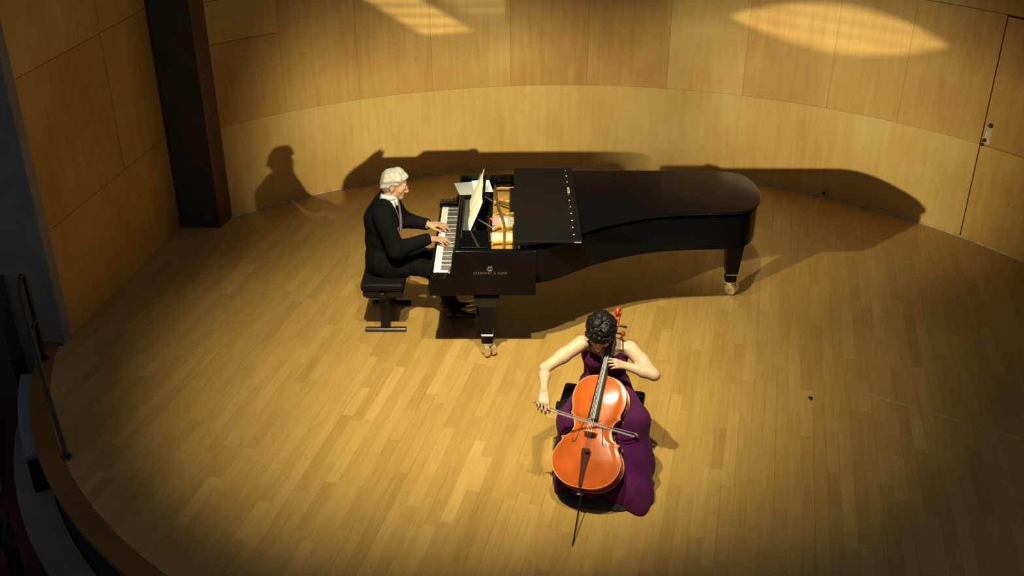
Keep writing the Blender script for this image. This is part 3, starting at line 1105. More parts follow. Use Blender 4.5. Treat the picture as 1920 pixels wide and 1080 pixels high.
cello = empty('cello', tuple(CW(0, 0, 0)), 'orange-varnished cello leaning between the cellist\'s knees', 'cello')
half = [(0.0, 0.0), (0.07, 0.004), (0.135, 0.026), (0.19, 0.07), (0.222, 0.13), (0.228, 0.185), (0.212, 0.24), (0.190, 0.278), (0.184, 0.296)]
cb = [(0.196, 0.311), (0.168, 0.318), (0.143, 0.342), (0.126, 0.385), (0.126, 0.425), (0.143, 0.462), (0.168, 0.482)]
ub = [(0.160, 0.492), (0.163, 0.52), (0.176, 0.565), (0.178, 0.62), (0.162, 0.68), (0.120, 0.727), (0.065, 0.75), (0.0, 0.757)]
ho = [np.array(p) for p in catmull(half, 5)] + [np.array(p) for p in catmull(cb, 5)] + [np.array(p) for p in catmull(ub, 5)]
# make the outline single-valued in s
ho2 = []
for p in ho:
    if not ho2 or p[1] > ho2[-1][1] + 0.0006:
        ho2.append(p)
ho = ho2
full = [(p[0], p[1]) for p in ho] + [(-p[0], p[1]) for p in ho[-2:0:-1]]


def wdt(s):
    return float(np.interp(s, [p[1] for p in ho], [p[0] for p in ho]))


_ss = np.linspace(-0.2, 0.957, 600)
_ws = np.interp(_ss, [p[1] for p in ho], [p[0] for p in ho])
_kk = np.exp(-(np.arange(-40, 41) / 18.0) ** 2)
_ws = np.maximum(_ws, np.convolve(_ws, _kk / _kk.sum(), 'same'))
_ws = np.convolve(_ws, _kk / _kk.sum(), 'same')


def arch(x, s, H):
    ww = max(wdt(s), 1e-4)
    ws = max(float(np.interp(s, _ss, _ws)), 0.10)
    e = max(0.0, min(1.0, min(s, 0.757 - s) / 0.20))
    q = max(0.0, min(1.0, (ww - abs(x)) / 0.055))
    q = q * q * (3 - 2 * q)
    return H * max(0.0, 1 - (x / ws) ** 2) ** 0.8 * math.sin(e * math.pi / 2) * q


def plate_mesh(zb, H, thick, sgn):
    V, F = [], []
    K = 28
    rows = [p[1] for p in ho]
    for s in rows:
        ww = max(wdt(s), 0.0008)
        for j in range(K + 1):
            x = -ww + 2 * ww * j / K
            V.append(CW(x, s, zb + sgn * arch(x, s, H)))
    nr = len(rows)
    for i in range(nr - 1):
        for j in range(K):
            q = (i * (K + 1) + j, i * (K + 1) + j + 1, (i + 1) * (K + 1) + j + 1, (i + 1) * (K + 1) + j)
            F.append(q if sgn > 0 else q[::-1])
    return np.array(V), F


def band(pts, z0, z1, ins):
    c = np.array([0, 0.38])
    P = []
    n = len(pts)
    for i in range(n):
        a, b = np.array(pts[i - 1]), np.array(pts[(i + 1) % n])
        t = (b - a) / (np.linalg.norm(b - a) + 1e-9)
        P.append(np.array(pts[i]) - np.array([t[1], -t[0]]) * ins)
    V = [CW(p[0], p[1], z0) for p in P] + [CW(p[0], p[1], z1) for p in P]
    F = [(i, (i + 1) % n, n + (i + 1) % n, n + i) for i in range(n)]
    return np.array(V), F


obj('top_plate', *plate_mesh(0.0, 0.026, 0.004, 1), M_varn, cello, True)
obj('back_plate', *plate_mesh(-0.124, 0.022, 0.004, -1), M_varnd, cello, True)
obj('ribs', *band(full, -0.122, -0.003, 0.006), M_varnd, cello, True)
edge = [CW(p[0], p[1], -0.001) for p in full]
edge.append(edge[0])
obj('top_edge', *vtube(edge, 0.0036, 6), M_edge, cello, True)
edge = [CW(p[0], p[1], -0.122) for p in full]
edge.append(edge[0])
obj('back_edge', *vtube(edge, 0.0036, 6), M_edge, cello, True)
for sg in (-1, 1):
    pth = [(sg * 0.052, 0.452), (sg * 0.042, 0.442), (sg * 0.045, 0.428), (sg * 0.060, 0.420), (sg * 0.070, 0.395), (sg * 0.078, 0.355), (sg * 0.086, 0.315), (sg * 0.094, 0.292), (sg * 0.108, 0.283), (sg * 0.116, 0.295), (sg * 0.108, 0.306)]
    pp = [np.array(CW(q[0], q[1], arch(q[0], q[1], 0.026) + 0.0004)) for q in catmull(pth, 5)]
    rr = [0.0024 + 0.0024 * math.sin(math.pi * i / (len(pp) - 1)) for i in range(len(pp))]
    rr[0] = rr[-1] = 0.005
    obj('f_hole', *vtube(pp, rr, 8, flat=(cn, 0.12)), M_rose, cello, True)
# bridge
bx_ = []
for x, z in ((-0.045, 0.024), (-0.042, 0.036), (-0.036, 0.055), (-0.040, 0.078), (-0.020, 0.091), (0.0, 0.095), (0.020, 0.091), (0.040, 0.080), (0.036, 0.055), (0.042, 0.036), (0.045, 0.024), (0.022, 0.026), (0.0, 0.040), (-0.022, 0.026)):
    bx_.append((x, z))
nb = len(bx_)
V = [CW(x, 0.351, z) for x, z in bx_] + [CW(x, 0.360, z) for x, z in bx_]
F = [tuple(range(nb)), tuple(range(2 * nb - 1, nb - 1, -1))] + [(i, nb + i, nb + (i + 1) % nb, (i + 1) % nb) for i in range(nb)]
obj('bridge', V, F, M_maple, cello)


def wedge(rows, m, name, par=cello):
    """rows of (s, half width, z centre of the top, crown, thickness)"""
    V, F = [], []
    K = 6
    for s, hw, zt, crown, tk in rows:
        for j in range(K + 1):
            x = -hw + 2 * hw * j / K
            V.append(CW(x, s, zt - crown * (x / hw) ** 2))
        V.append(CW(hw, s, zt - crown - tk))
        V.append(CW(-hw, s, zt - crown - tk))
    w_ = K + 3
    for i in range(len(rows) - 1):
        for j in range(w_):
            F.append((i * w_ + j, i * w_ + (j + 1) % w_, (i + 1) * w_ + (j + 1) % w_, (i + 1) * w_ + j))
    F.append(tuple(range(w_ - 1, -1, -1)))
    F.append(tuple((len(rows) - 1) * w_ + j for j in range(w_)))
    return obj(name, V, F, m, par, True, angle=40)


wedge([(0.445, 0.033, 0.076, 0.010, 0.012), (0.60, 0.029, 0.064, 0.009, 0.014), (0.80, 0.023, 0.048, 0.007, 0.014), (1.035, 0.0165, 0.030, 0.005, 0.010)], M_board, 'fingerboard')
wedge([(0.012, 0.011, 0.028, 0.003, 0.012), (0.06, 0.013, 0.040, 0.004, 0.014), (0.14, 0.018, 0.053, 0.006, 0.014), (0.205, 0.027, 0.063, 0.008, 0.014), (0.238, 0.030, 0.068, 0.009, 0.014), (0.246, 0.024, 0.066, 0.008, 0.012)], M_rose, 'tailpiece')
obj('mute', *vlathe([(0.013, 0), (0.015, 0.004), (0.015, 0.012), (0.010, 0.017)], CW(0.012, 0.228, 0.066), cn, 16), M_rubber, cello, True)
# neck, pegbox and scroll
pth = [CW(0, s, z) for s, z in ((0.735, -0.045), (0.765, 0.0), (0.80, 0.020), (0.90, 0.018), (1.0, 0.010), (1.04, 0.002))]
obj('neck', *vtube(catmull(pth, 5), list(np.interp(np.linspace(0, 1, 26), [0, 0.2, 0.4, 1], [0.034, 0.026, 0.019, 0.016])), 12), M_scroll, cello, True)
pb = wedge([(1.036, 0.0185, 0.026, 0.002, 0.034), (1.09, 0.0205, 0.016, 0.002, 0.036), (1.15, 0.019, 0.002, 0.002, 0.034), (1.205, 0.014, -0.012, 0.002, 0.028)], M_scroll, 'pegbox')
wedge([(1.045, 0.010, 0.0275, 0.0, 0.004), (1.10, 0.012, 0.0165, 0.0, 0.004), (1.16, 0.010, 0.0025, 0.0, 0.004)], M_rose, 'peg_slot', pb)
# scroll: spiral of varnished wood with side eyes
sp = []
c0 = (1.212, -0.006)
for i in range(34):
    a = R(-150) + i * R(17)
    rad = 0.039 * (1 - i / 44)
    sp.append(CW(0, c0[0] + rad * math.cos(a) * 0.9, c0[1] + rad * math.sin(a)))
obj('scroll', *vtube(sp, [0.013 - 0.0001 * i for i in range(34)], 10, flat=(cr_, 1.35)), M_scroll, cello, True)
V, F = vlathe([(0.008, -0.027), (0.012, -0.023), (0.014, -0.012), (0.014, 0.012), (0.012, 0.023), (0.008, 0.027)], CW(0, c0[0], c0[1]), cr_, 16)
obj('scroll_eye', V, F, M_scroll, cello, True)
for s, sg, zz in ((1.062, 1, 0.008), (1.085, -1, 0.004), (1.118, 1, -0.002), (1.142, -1, -0.008)):
    p0 = CW(-sg * 0.02, s, zz)
    p1 = CW(sg * 0.055, s - 0.002, zz)
    pk = obj('peg', *vtube([p0, p1], [0.0055, 0.0075], 10), M_rose, cello, True)
    V, F = vlathe([(0.007, 0.0), (0.012, 0.003), (0.020, 0.010), (0.021, 0.018), (0.014, 0.027), (0.005, 0.030)], p1, cr_ * sg, 14)
    V = CW(0, s, zz) + (V - CW(0, s, zz)) - np.outer((V - p1) @ ca, ca) * (0.0 if s < 1.1 and sg > 0 else 0.55)
    obj('peg_head', V, F, M_varnd if sg > 0 and s < 1.1 else M_rose, pk, True)
for k, x in enumerate((-1.5, -0.5, 0.5, 1.5)):
    st = [CW(x * 0.0065, 0.243, 0.0655), CW(x * 0.0105, 0.3555, 0.0955 - 0.0022 * x * x), CW(x * 0.0058, 1.037, 0.034)]
    obj('string', *vtube(st, 0.0010, 6), M_copper, cello)
obj('nut', *vbox((0, 0, 0), (0.001, 0.001, 0.001)) if False else merge([vtube([CW(-0.0165, 1.038, 0.030), CW(0.0165, 1.038, 0.030)], 0.004, 8)]), M_board, cello)
tip = np.array([0.381, -2.955, 0.0])
foot = CW(0, -0.005, -0.06)
dirp = (tip - foot) / np.linalg.norm(tip - foot)
obj('endpin_collar', *vlathe([(0.016, -0.012), (0.017, 0.010), (0.011, 0.024), (0.008, 0.034)], foot, dirp, 16), M_rose, cello, True)
obj('endpin_screw', *vtube([foot + dirp * 0.028 - cr_ * 0.03, foot + dirp * 0.028], 0.006, 8), M_silver, cello)
obj('endpin', *vtube([foot, foot + (tip - foot) * 0.94, tip], [0.0052, 0.0052, 0.002], 10), M_black, cello, True)

# bow
BF = np.array([0.139, -2.435, 0.722])
BT = np.array([0.818, -2.435, 0.470])
bd = (BT - BF) / np.linalg.norm(BT - BF)
bow = empty('cello_bow', tuple(BF), 'slender brown cello bow with white hair drawn across the strings', 'bow')
bdn = cn - bd * (cn @ bd)
bdn /= np.linalg.norm(bdn)
fro = -np.array([0, -0.75, -0.62])
fro = cn * 0.45 + ca * 0.9
fro -= bd * (fro @ bd)
fro /= np.linalg.norm(fro)
BLn = np.linalg.norm(BT - BF)
pts_ = []
for i in range(17):
    u = i / 16
    pts_.append(BF + bd * BLn * u + fro * (0.016 - 0.012 * math.sin(math.pi * u)))
obj('stick', *vtube(pts_, [0.0052 - 0.002 * i / 16 for i in range(17)], 8), M_stick, bow, True)
side = np.cross(bd, fro)
unit_ = lambda v: v / np.linalg.norm(v)
V, F = [], []
h0, h1 = BF + bd * 0.055 - fro * 0.008, BT - bd * 0.02 - fro * 0.008
for p in (h0, h1):
    for a_, b_ in ((-1, -1), (1, -1), (1, 1), (-1, 1)):
        V.append(p + unit_(fro * 0.85 + side * 0.5) * a_ * 0.0065 + unit_(side * 0.85 - fro * 0.5) * b_ * 0.0009)
obj('bow_hair', V, [(0, 1, 2, 3), (7, 6, 5, 4), (0, 4, 5, 1), (1, 5, 6, 2), (2, 6, 7, 3), (3, 7, 4, 0)], M_hairbow, bow)
obj('frog', *vtube([BF + bd * 0.02 + fro * 0.003, BF + bd * 0.07 + fro * 0.003], 0.0105, 8, flat=(side, 0.7)), M_board, bow)
obj('screw_button', *vtube([BF - bd * 0.012 + fro * 0.016, BF + bd * 0.006 + fro * 0.016], 0.0055, 8), M_silver, bow, True)
obj('bow_head', *vtube([BT - bd * 0.022 + fro * 0.012, BT - bd * 0.006 + fro * 0.006, BT + bd * 0.008 - fro * 0.004], [0.0045, 0.006, 0.003], 8), M_stick, bow, True)

# ------------------------------------------------------------------ volumes for the figures


class Vol:
    """distance field on a grid, built from blended round cones and ellipsoids, meshed with surface nets"""

    def __init__(self, lo, hi, h):
        self.lo = np.array(lo, float)
        self.h = h
        self.n = np.ceil((np.array(hi, float) - self.lo) / h).astype(int) + 1
        self.D = np.full(self.n, 0.5, dtype=np.float32)

    def _sub(self, lo, hi):
        i0 = np.clip(np.floor((np.array(lo) - self.lo) / self.h).astype(int), 0, self.n - 1)
        i1 = np.clip(np.ceil((np.array(hi) - self.lo) / self.h).astype(int) + 1, 1, self.n)
        sl = tuple(slice(a, b) for a, b in zip(i0, i1))
        ax = [self.lo[k] + self.h * np.arange(i0[k], i1[k]) for k in range(3)]
        P = np.stack(np.meshgrid(*ax, indexing='ij'), -1).astype(np.float32)
        return sl, P

    def _put(self, sl, d, k, op):
        D = self.D[sl]
        if op == 'u':
            if k > 0:
                hh = np.maximum(k - np.abs(D - d), 0) / k
                r = np.minimum(D, d) - hh * hh * k * 0.25
            else:
                r = np.minimum(D, d)
        else:
            d = -d
            if k > 0:
                hh = np.maximum(k - np.abs(D - d), 0) / k
                r = np.maximum(D, d) + hh * hh * k * 0.25
            else:
                r = np.maximum(D, d)
        self.D[sl] = r

    def rc(self, a, b, r1, r2, k=0.02, op='u', flat=None):
        a, b = np.array(a, float), np.array(b, float)
        m = max(r1, r2) * (max(1, flat[1]) if flat else 1) + k + 3 * self.h + 0.02
        sl, P = self._sub(np.minimum(a, b) - m, np.maximum(a, b) + m)
        if P.size == 0:
            return self
        ab = b - a
        pa = P - a
        t = np.clip((pa @ ab) / (ab @ ab + 1e-12), 0, 1)
        q = pa - t[..., None] * ab
        if flat:
            ax = np.array(flat[0], float)
            ax /= np.linalg.norm(ax)
            q = q + (q @ ax)[..., None] * ax * (1 / flat[1] - 1)
        d = np.sqrt((q * q).sum(-1)) - (r1 + (r2 - r1) * t)
        self._put(sl, d.astype(np.float32), k, op)
        return self

    def chain(self, pts, rad, k=0.02, op='u', flat=None):
        for i in range(len(pts) - 1):
            self.rc(pts[i], pts[i + 1], rad[i], rad[i + 1], k, op, flat)
        return self

    def el(self, c, r, k=0.02, op='u', M=None):
        c, r = np.array(c, float), np.array(r, float)
        m = r.max() + k + 3 * self.h + 0.02
        sl, P = self._sub(c - m, c + m)
        if P.size == 0:
            return self
        q = P - c
        if M is not None:
            q = q @ np.array(M).T       # rows of M are the local axes
        k0 = np.sqrt(((q / r) ** 2).sum(-1))
        k1 = np.sqrt(((q / (r * r)) ** 2).sum(-1)) + 1e-9
        d = np.where(k0 < 1e-6, -r.min(), k0 * (k0 - 1) / k1)
        self._put(sl, d.astype(np.float32), k, op)
        return self

    def P(self):
        ax = [self.lo[k] + self.h * np.arange(self.n[k]) for k in range(3)]
        return np.meshgrid(*[a.astype(np.float32) for a in ax], indexing='ij', sparse=True)

    def cut(self, f):                   # keep where f <= 0
        self.D = np.maximum(self.D, f.astype(np.float32))
        return self

    def mesh(self):
        D = self.D
        for ax in range(3):             # close at the borders
            sl = [slice(None)] * 3
            for e in (0, -1):
                sl[ax] = e
                D[tuple(sl)] = np.maximum(D[tuple(sl)], 0.001)
        S = D < 0
        nx, ny, nz = D.shape
        cnt = np.zeros((nx - 1, ny - 1, nz - 1), dtype=np.int8)
        for i in (0, 1):
            for j in (0, 1):
                for k in (0, 1):
                    cnt += S[i:nx - 1 + i, j:ny - 1 + j, k:nz - 1 + k]
        act = np.argwhere((cnt > 0) & (cnt < 8))
        idx = np.full(cnt.shape, -1, dtype=np.int64)
        idx[act[:, 0], act[:, 1], act[:, 2]] = np.arange(len(act))
        acc = np.zeros((len(act), 3))
        num = np.zeros(len(act))
        cor = [(i, j, k) for i in (0, 1) for j in (0, 1) for k in (0, 1)]
        for a in cor:
            for ax in range(3):
                if a[ax] == 1:
                    continue
                b = list(a)
                b[ax] = 1
                da = D[act[:, 0] + a[0], act[:, 1] + a[1], act[:, 2] + a[2]]
                db = D[act[:, 0] + b[0], act[:, 1] + b[1], act[:, 2] + b[2]]
                m = (da < 0) != (db < 0)
                t = np.where(m, da / np.where(m, da - db, 1), 0)
                p = np.tile(np.array(a, float), (len(act), 1))
                p[:, ax] += t
                acc += p * m[:, None]
                num += m
        V = self.lo + (act + acc / num[:, None]) * self.h
        F = []
        for ax in range(3):
            o1, o2 = [(1, 2), (2, 0), (0, 1)][ax]
            s0 = [slice(None)] * 3
            s1 = [slice(None)] * 3
            s0[ax] = slice(0, -1)
            s1[ax] = slice(1, None)
            A, B = S[tuple(s0)], S[tuple(s1)]
            e = np.argwhere(A != B)
            e = e[(e[:, o1] > 0) & (e[:, o2] > 0) & (e[:, o1] < D.shape[o1] - 1) & (e[:, o2] < D.shape[o2] - 1)]
            fl = A[e[:, 0], e[:, 1], e[:, 2]]
            def cell(d1, d2):
                c = e.copy()
                c[:, o1] -= d1
                c[:, o2] -= d2
                return idx[c[:, 0], c[:, 1], c[:, 2]]
            q = np.stack([cell(1, 1), cell(0, 1), cell(0, 0), cell(1, 0)], 1)
            q[~fl] = q[~fl][:, ::-1]
            F.append(q)
        F = np.concatenate(F)
        F = F[(F >= 0).all(1)]
        # one light smoothing pass
        nb = np.zeros_like(V)
        deg = np.zeros(len(V))
        for i in range(4):
            a, b = F[:, i], F[:, (i + 1) % 4]
            np.add.at(nb, a, V[b])
            np.add.at(deg, a, 1)
        ok = deg > 0
        V[ok] = V[ok] * 0.5 + nb[ok] / deg[ok][:, None] * 0.5
        return V, F


def volobj(name, vol, m, parent):
    V, F = vol.mesh()
    org = Vector((float((V[:, 0].min() + V[:, 0].max()) / 2), float((V[:, 1].min() + V[:, 1].max()) / 2), float(V[:, 2].min())))
    me = bpy.data.meshes.new(name)
    me.vertices.add(len(V))
    me.vertices.foreach_set('co', (V - np.array(org)).astype(np.float32).ravel())
    me.loops.add(len(F) * 4)
    me.loops.foreach_set('vertex_index', F.astype(np.int32).ravel())
    me.polygons.add(len(F))
    me.polygons.foreach_set('loop_start', np.arange(0, len(F) * 4, 4, dtype=np.int32))
    me.update(calc_edges=True)
    me.validate()
    me.polygons.foreach_set('use_smooth', np.ones(len(me.polygons), dtype=bool))
    me.materials.append(m)
    o = bpy.data.objects.new(name, me)
    return finish(o, parent, org)


def unit(v):
    v = np.array(v, float)
    return v / np.linalg.norm(v)


class Frame:
    """local frame: x right (subject's left is -x), y forward, z up"""

    def __init__(self, c, fwd, up, s=1.0):
        self.c = np.array(c, float)
        self.f = unit(fwd)
        u = np.array(up, float)
        self.u = unit(u - self.f * (u @ self.f))
        self.r = np.cross(self.f, self.u)
        self.s = s
        self.M = np.stack([self.r, self.f, self.u])

    def __call__(self, x, y, z):
        return self.c + (self.r * x + self.f * y + self.u * z) * self.s


def head(vol, H, jaw=1.0, age=0.0):
    s = H.s
    def E(c, r, k=0.02, op='u'):
        vol.el(H(*c), np.array(r) * s, k * s, op, H.M)
    E((0, -0.012, 0.030), (0.074, 0.094, 0.084), 0.0)
    E((0, 0.030, -0.030), (0.060, 0.062, 0.078), 0.03)
    vol.rc(H(-0.034 * jaw, 0.020, -0.070), H(0, 0.058, -0.092), 0.026 * s, 0.022 * s, 0.02)
    vol.rc(H(0.034 * jaw, 0.020, -0.070), H(0, 0.058, -0.092), 0.026 * s, 0.022 * s, 0.02)
    E((0, 0.073, -0.100), (0.020, 0.016, 0.016), 0.02)
    for g_ in (-1, 1):
        E((g_ * 0.040, 0.052, -0.022), (0.024, 0.028, 0.022), 0.02)
    vol.rc(H(-0.034, 0.078, 0.022), H(0.034, 0.078, 0.022), 0.013 * s, 0.013 * s, 0.015)
    for g_ in (-1, 1):
        E((g_ * 0.031, 0.103, 0.000), (0.017, 0.015, 0.010), 0.012, 's')
    vol.rc(H(0, 0.090, 0.008), H(0, 0.113, -0.036), 0.0085 * s, 0.0125 * s, 0.008)
    for g_ in (-1, 1):
        E((g_ * 0.012, 0.101, -0.041), (0.008, 0.010, 0.008), 0.008)
        E((g_ * 0.031, 0.082, -0.001), (0.014, 0.012, 0.011), 0.004)
        # ears
        E((g_ * 0.075, -0.008, -0.012), (0.010, 0.020, 0.033), 0.006)
        E((g_ * 0.086, -0.004, -0.012), (0.006, 0.011, 0.020), 0.004, 's')
    vol.rc(H(-0.018, 0.083, -0.066), H(0.018, 0.083, -0.066), 0.009 * s, 0.009 * s, 0.01)
    vol.rc(H(-0.018, 0.0935, -0.0665), H(0.018, 0.0935, -0.0665), 0.002 * s, 0.002 * s, 0.004, 's')
    vol.rc(H(0, 0.085, -0.076), H(0, 0.083, -0.079), 0.009 * s, 0.009 * s, 0.01)


def hand(vol, wrist, fwd, pn, thumb_side, curls, s=1.0, spread=0.10, thumb=None, k=0.005):
    """palm and five fingers; pn points out of the palm, thumb_side towards the thumb"""
    f = unit(fwd)
    p = np.array(pn, float)
    p = unit(p - f * (p @ f))
    t = np.array(thumb_side, float)
    t = unit(t - f * (t @ f) - p * (t @ p))
    w = np.array(wrist, float)
    kn = []
    for i, off_ in enumerate((0.029, 0.0095, -0.0105, -0.029)):
        l_ = (0.088, 0.092, 0.087, 0.078)[i]
        a = w + t * off_ * 0.55 * s + f * 0.010 * s
        b = w + t * off_ * s + f * l_ * s - p * 0.004 * s
        vol.rc(a, b, 0.0125 * s, 0.0100 * s, 0.012)
        kn.append(b)
    vol.rc(w + f * 0.02 * s + t * 0.012 * s + p * 0.006 * s, w + f * 0.05 * s + t * 0.026 * s + p * 0.010 * s, 0.013 * s, 0.013 * s, 0.012)
    vol.rc(w + f * 0.02 * s - t * 0.014 * s + p * 0.006 * s, w + f * 0.055 * s - t * 0.022 * s + p * 0.007 * s, 0.011 * s, 0.010 * s, 0.012)
    lens = ((0.044, 0.026, 0.020), (0.048, 0.030, 0.021), (0.044, 0.028, 0.021), (0.034, 0.021, 0.018))
    rads = (0.0088, 0.009, 0.0086, 0.0076)
    for i in range(4):
        dirf = unit(f + t * (1.5 - i) * spread)
        ang = 0.0
        a = kn[i]
        for j in range(3):
            ang += R(curls[i][j])
            d_ = dirf * math.cos(ang) + p * math.sin(ang)
            b = a + d_ * lens[i][j] * s
            r1 = rads[i] * s * (1 - 0.10 * j)
            vol.rc(a, b, r1, r1 * 0.9, k if j else 0.006)
            a = b
    if thumb is None:
        thumb = [w + f * 0.022 * s + t * 0.022 * s + p * 0.006 * s, w + f * 0.055 * s + t * 0.048 * s + p * 0.014 * s, w + f * 0.085 * s + t * 0.056 * s + p * 0.020 * s, w + f * 0.108 * s + t * 0.054 * s + p * 0.024 * s]
    vol.chain(thumb, [0.0135 * s, 0.0115 * s, 0.0098 * s, 0.0085 * s], 0.006)
    return kn

# ------------------------------------------------------------------ pianist
man = empty('person', (-1.02, -0.02, 0.0), 'white-haired man in a black suit seated playing the piano', 'person')
HM = Frame((-0.962, -0.005, 1.232), (0.965, -0.02, -0.26), (0.26, 0.0, 0.965), 1.02)
MS_R, ME_R, MW_R = np.array([-1.055, -0.205, 1.035]), np.array([-0.945, -0.265, 0.755]), np.array([-0.690, -0.105, 0.782])
MS_L, ME_L, MW_L = np.array([-1.045, 0.185, 1.035]), np.array([-0.945, 0.265, 0.785]), np.array([-0.715, 0.150, 0.792])
b = Vol((-1.30, -0.40, 0.02), (-0.28, 0.40, 1.38), 0.005)
head(b, HM)
b.chain([(-1.05, -0.01, 1.02), (-1.03, -0.008, 1.10), (-0.995, -0.005, 1.16)], [0.060, 0.056, 0.055], 0.02)
b.chain([(-1.06, -0.01, 0.55), (-1.08, -0.01, 0.75), (-1.065, -0.01, 0.95)], [0.10, 0.085, 0.090], 0.04, flat=((0, 1, 0), 1.3))
b.rc(MS_R, MS_L, 0.055, 0.055, 0.04)
b.chain([MS_R, ME_R, MW_R], [0.048, 0.036, 0.025], 0.02)
b.chain([MS_L, ME_L, MW_L], [0.048, 0.036, 0.025], 0.02)
KN_R, KN_L = np.array([-0.665, -0.125, 0.500]), np.array([-0.660, 0.105, 0.500])
AN_R, AN_L = np.array([-0.495, -0.075, 0.105]), np.array([-0.560, 0.095, 0.105])
b.chain([(-1.04, -0.09, 0.545), KN_R, AN_R, AN_R + np.array([0.06, 0.0, -0.05])], [0.08, 0.052, 0.030, 0.018], 0.02)
b.chain([(-1.04, 0.08, 0.545), KN_L, AN_L, AN_L + np.array([0.06, 0.0, -0.05])], [0.08, 0.052, 0.030, 0.018], 0.02)
hand(b, MW_R, (0.96, -0.26, 0.02), (0, 0, -1), (0, 1, 0), [(18, 28, 22), (16, 26, 20), (16, 26, 20), (14, 22, 18)], 1.10, 0.13)
hand(b, MW_L, (0.985, -0.12, 0.02), (0, 0, -1), (0, -1, 0), [(18, 28, 22), (14, 24, 20), (14, 24, 20), (10, 20, 18)], 1.10, 0.16,
     thumb=None)
volobj('body', b, M_skinm, man)
# hair: cropped white hair combed back, short at the neck
h = Vol(HM.c - 0.16, HM.c + 0.16, 0.0035)
h.el(HM(0, -0.016, 0.036), np.array((0.083, 0.101, 0.090)) * HM.s, 0, 'u', HM.M)
h.el(HM(0, -0.050, -0.015), np.array((0.073, 0.066, 0.075)) * HM.s, 0.02, 'u', HM.M)
rg = random.Random(11)
for i in range(46):
    u = rg.uniform(-1, 1)
    p0 = HM(u * 0.055, 0.075 - 0.02 * abs(u), 0.085 - 0.020 * u * u)
    p1 = HM(u * 0.085, 0.01 + rg.uniform(-0.02, 0.02), 0.118 - 0.045 * u * u)
    p2 = HM(u * 0.084, -0.075, 0.080 - 0.05 * u * u)
    h.chain([p0, p1, p2], [0.007, 0.009, 0.008], 0.022)
for sg in (-1, 1):
    for i in range(10):
        p0 = HM(sg * 0.076, 0.040 - i * 0.012, 0.050)
        p1 = HM(sg * 0.081, 0.012 - i * 0.012, 0.010 - 0.004 * i)
        h.chain([p0, p1], [0.008, 0.007], 0.018)
# clear the face and the ears
X, Y, Z = h.P()
q = [X - HM.c[0], Y - HM.c[1], Z - HM.c[2]]
lx = sum(q[i] * HM.r[i] for i in range(3)) / HM.s
ly = sum(q[i] * HM.f[i] for i in range(3)) / HM.s
lz = sum(q[i] * HM.u[i] for i in range(3)) / HM.s
face = np.minimum(ly - 0.030 + 0.25 * np.abs(lx), 0.062 - lz + 0.25 * (0.09 - ly))
face = np.minimum(ly + 0.012 - 0.5 * np.maximum(lz + 0.02, 0), 0.064 - lz)
h.cut(np.minimum(ly - (0.048 + 0.28 * (lz - 0.03)), 0.075 - lz))
h.cut(np.minimum(ly - (-0.018 + 0.6 * np.maximum(lz - 0.0, 0)), 0.026 - lz))
h.cut(-0.075 - lz - 0.15 * (ly + 0.05))
for sg in (-1, 1):
    h.el(HM(sg * 0.085, -0.006, -0.012), np.array((0.03, 0.024, 0.034)) * HM.s, 0, 's', HM.M)
volobj('hair', h, M_hairw, man)
for sg in (-1, 1):
    obj('eye', *vlathe([(0.001, -0.004), (0.006, -0.002), (0.0075, 0.001), (0.004, 0.0045), (0.001, 0.005)], HM(sg * 0.031, 0.0905, -0.001), HM.f, 12), M_eye, man, True)
    obj('eyebrow', *vtube([HM(sg * 0.014, 0.0895, 0.022), HM(sg * 0.030, 0.0885, 0.026), HM(sg * 0.042, 0.081, 0.022)], [0.002, 0.003, 0.0015], 6), M_hairw, man, True)
obj('lips', *vtube([HM(-0.021, 0.0865, -0.067), HM(0, 0.0935, -0.066), HM(0.021, 0.0865, -0.067)], [0.002, 0.0036, 0.002], 6), M_lip, man, True)
gl = obj('glasses', *merge([vtube([HM(sg * 0.031 + 0.022 * math.cos(a), 0.108, -0.003 + 0.017 * math.sin(a)) for a in np.linspace(0, 2 * math.pi, 19)], 0.0016, 6) for sg in (-1, 1)] + [vtube([HM(sg * 0.053, 0.108, 0.002), HM(sg * 0.072, 0.095, 0.004), HM(sg * 0.079, 0.04, 0.006), HM(sg * 0.082, -0.012, 0.004)], 0.0016, 6) for sg in (-1, 1)] + [vtube([HM(-0.009, 0.109, 0.0), HM(0, 0.114, 0.003), HM(0.009, 0.109, 0.0)], 0.0016, 6)]), mat('spectacle_frame', (0.25, 0.16, 0.08), 0.3, metal=0.8), man, True)

# jacket
j = Vol((-1.32, -0.42, 0.38), (-0.62, 0.42, 1.20), 0.006)
j.chain([(-1.07, -0.01, 0.58), (-1.095, -0.01, 0.74), (-1.085, -0.01, 0.92), (-1.065, -0.01, 1.03)], [0.135, 0.130, 0.140, 0.100], 0.04, flat=((0, 1, 0), 1.30))
j.rc(MS_R + np.array([0, 0.03, -0.005]), MS_L + np.array([0, -0.03, -0.005]), 0.075, 0.075, 0.05)
j.rc((-1.05, -0.07, 1.085), (-1.05, 0.05, 1.085), 0.055, 0.055, 0.05)
j.chain([MS_R, ME_R, MW_R - unit(MW_R - ME_R) * 0.018], [0.078, 0.072, 0.050], 0.035)
j.chain([MS_L, ME_L, MW_L - unit(MW_L - ME_L) * 0.018], [0.078, 0.072, 0.050], 0.035)
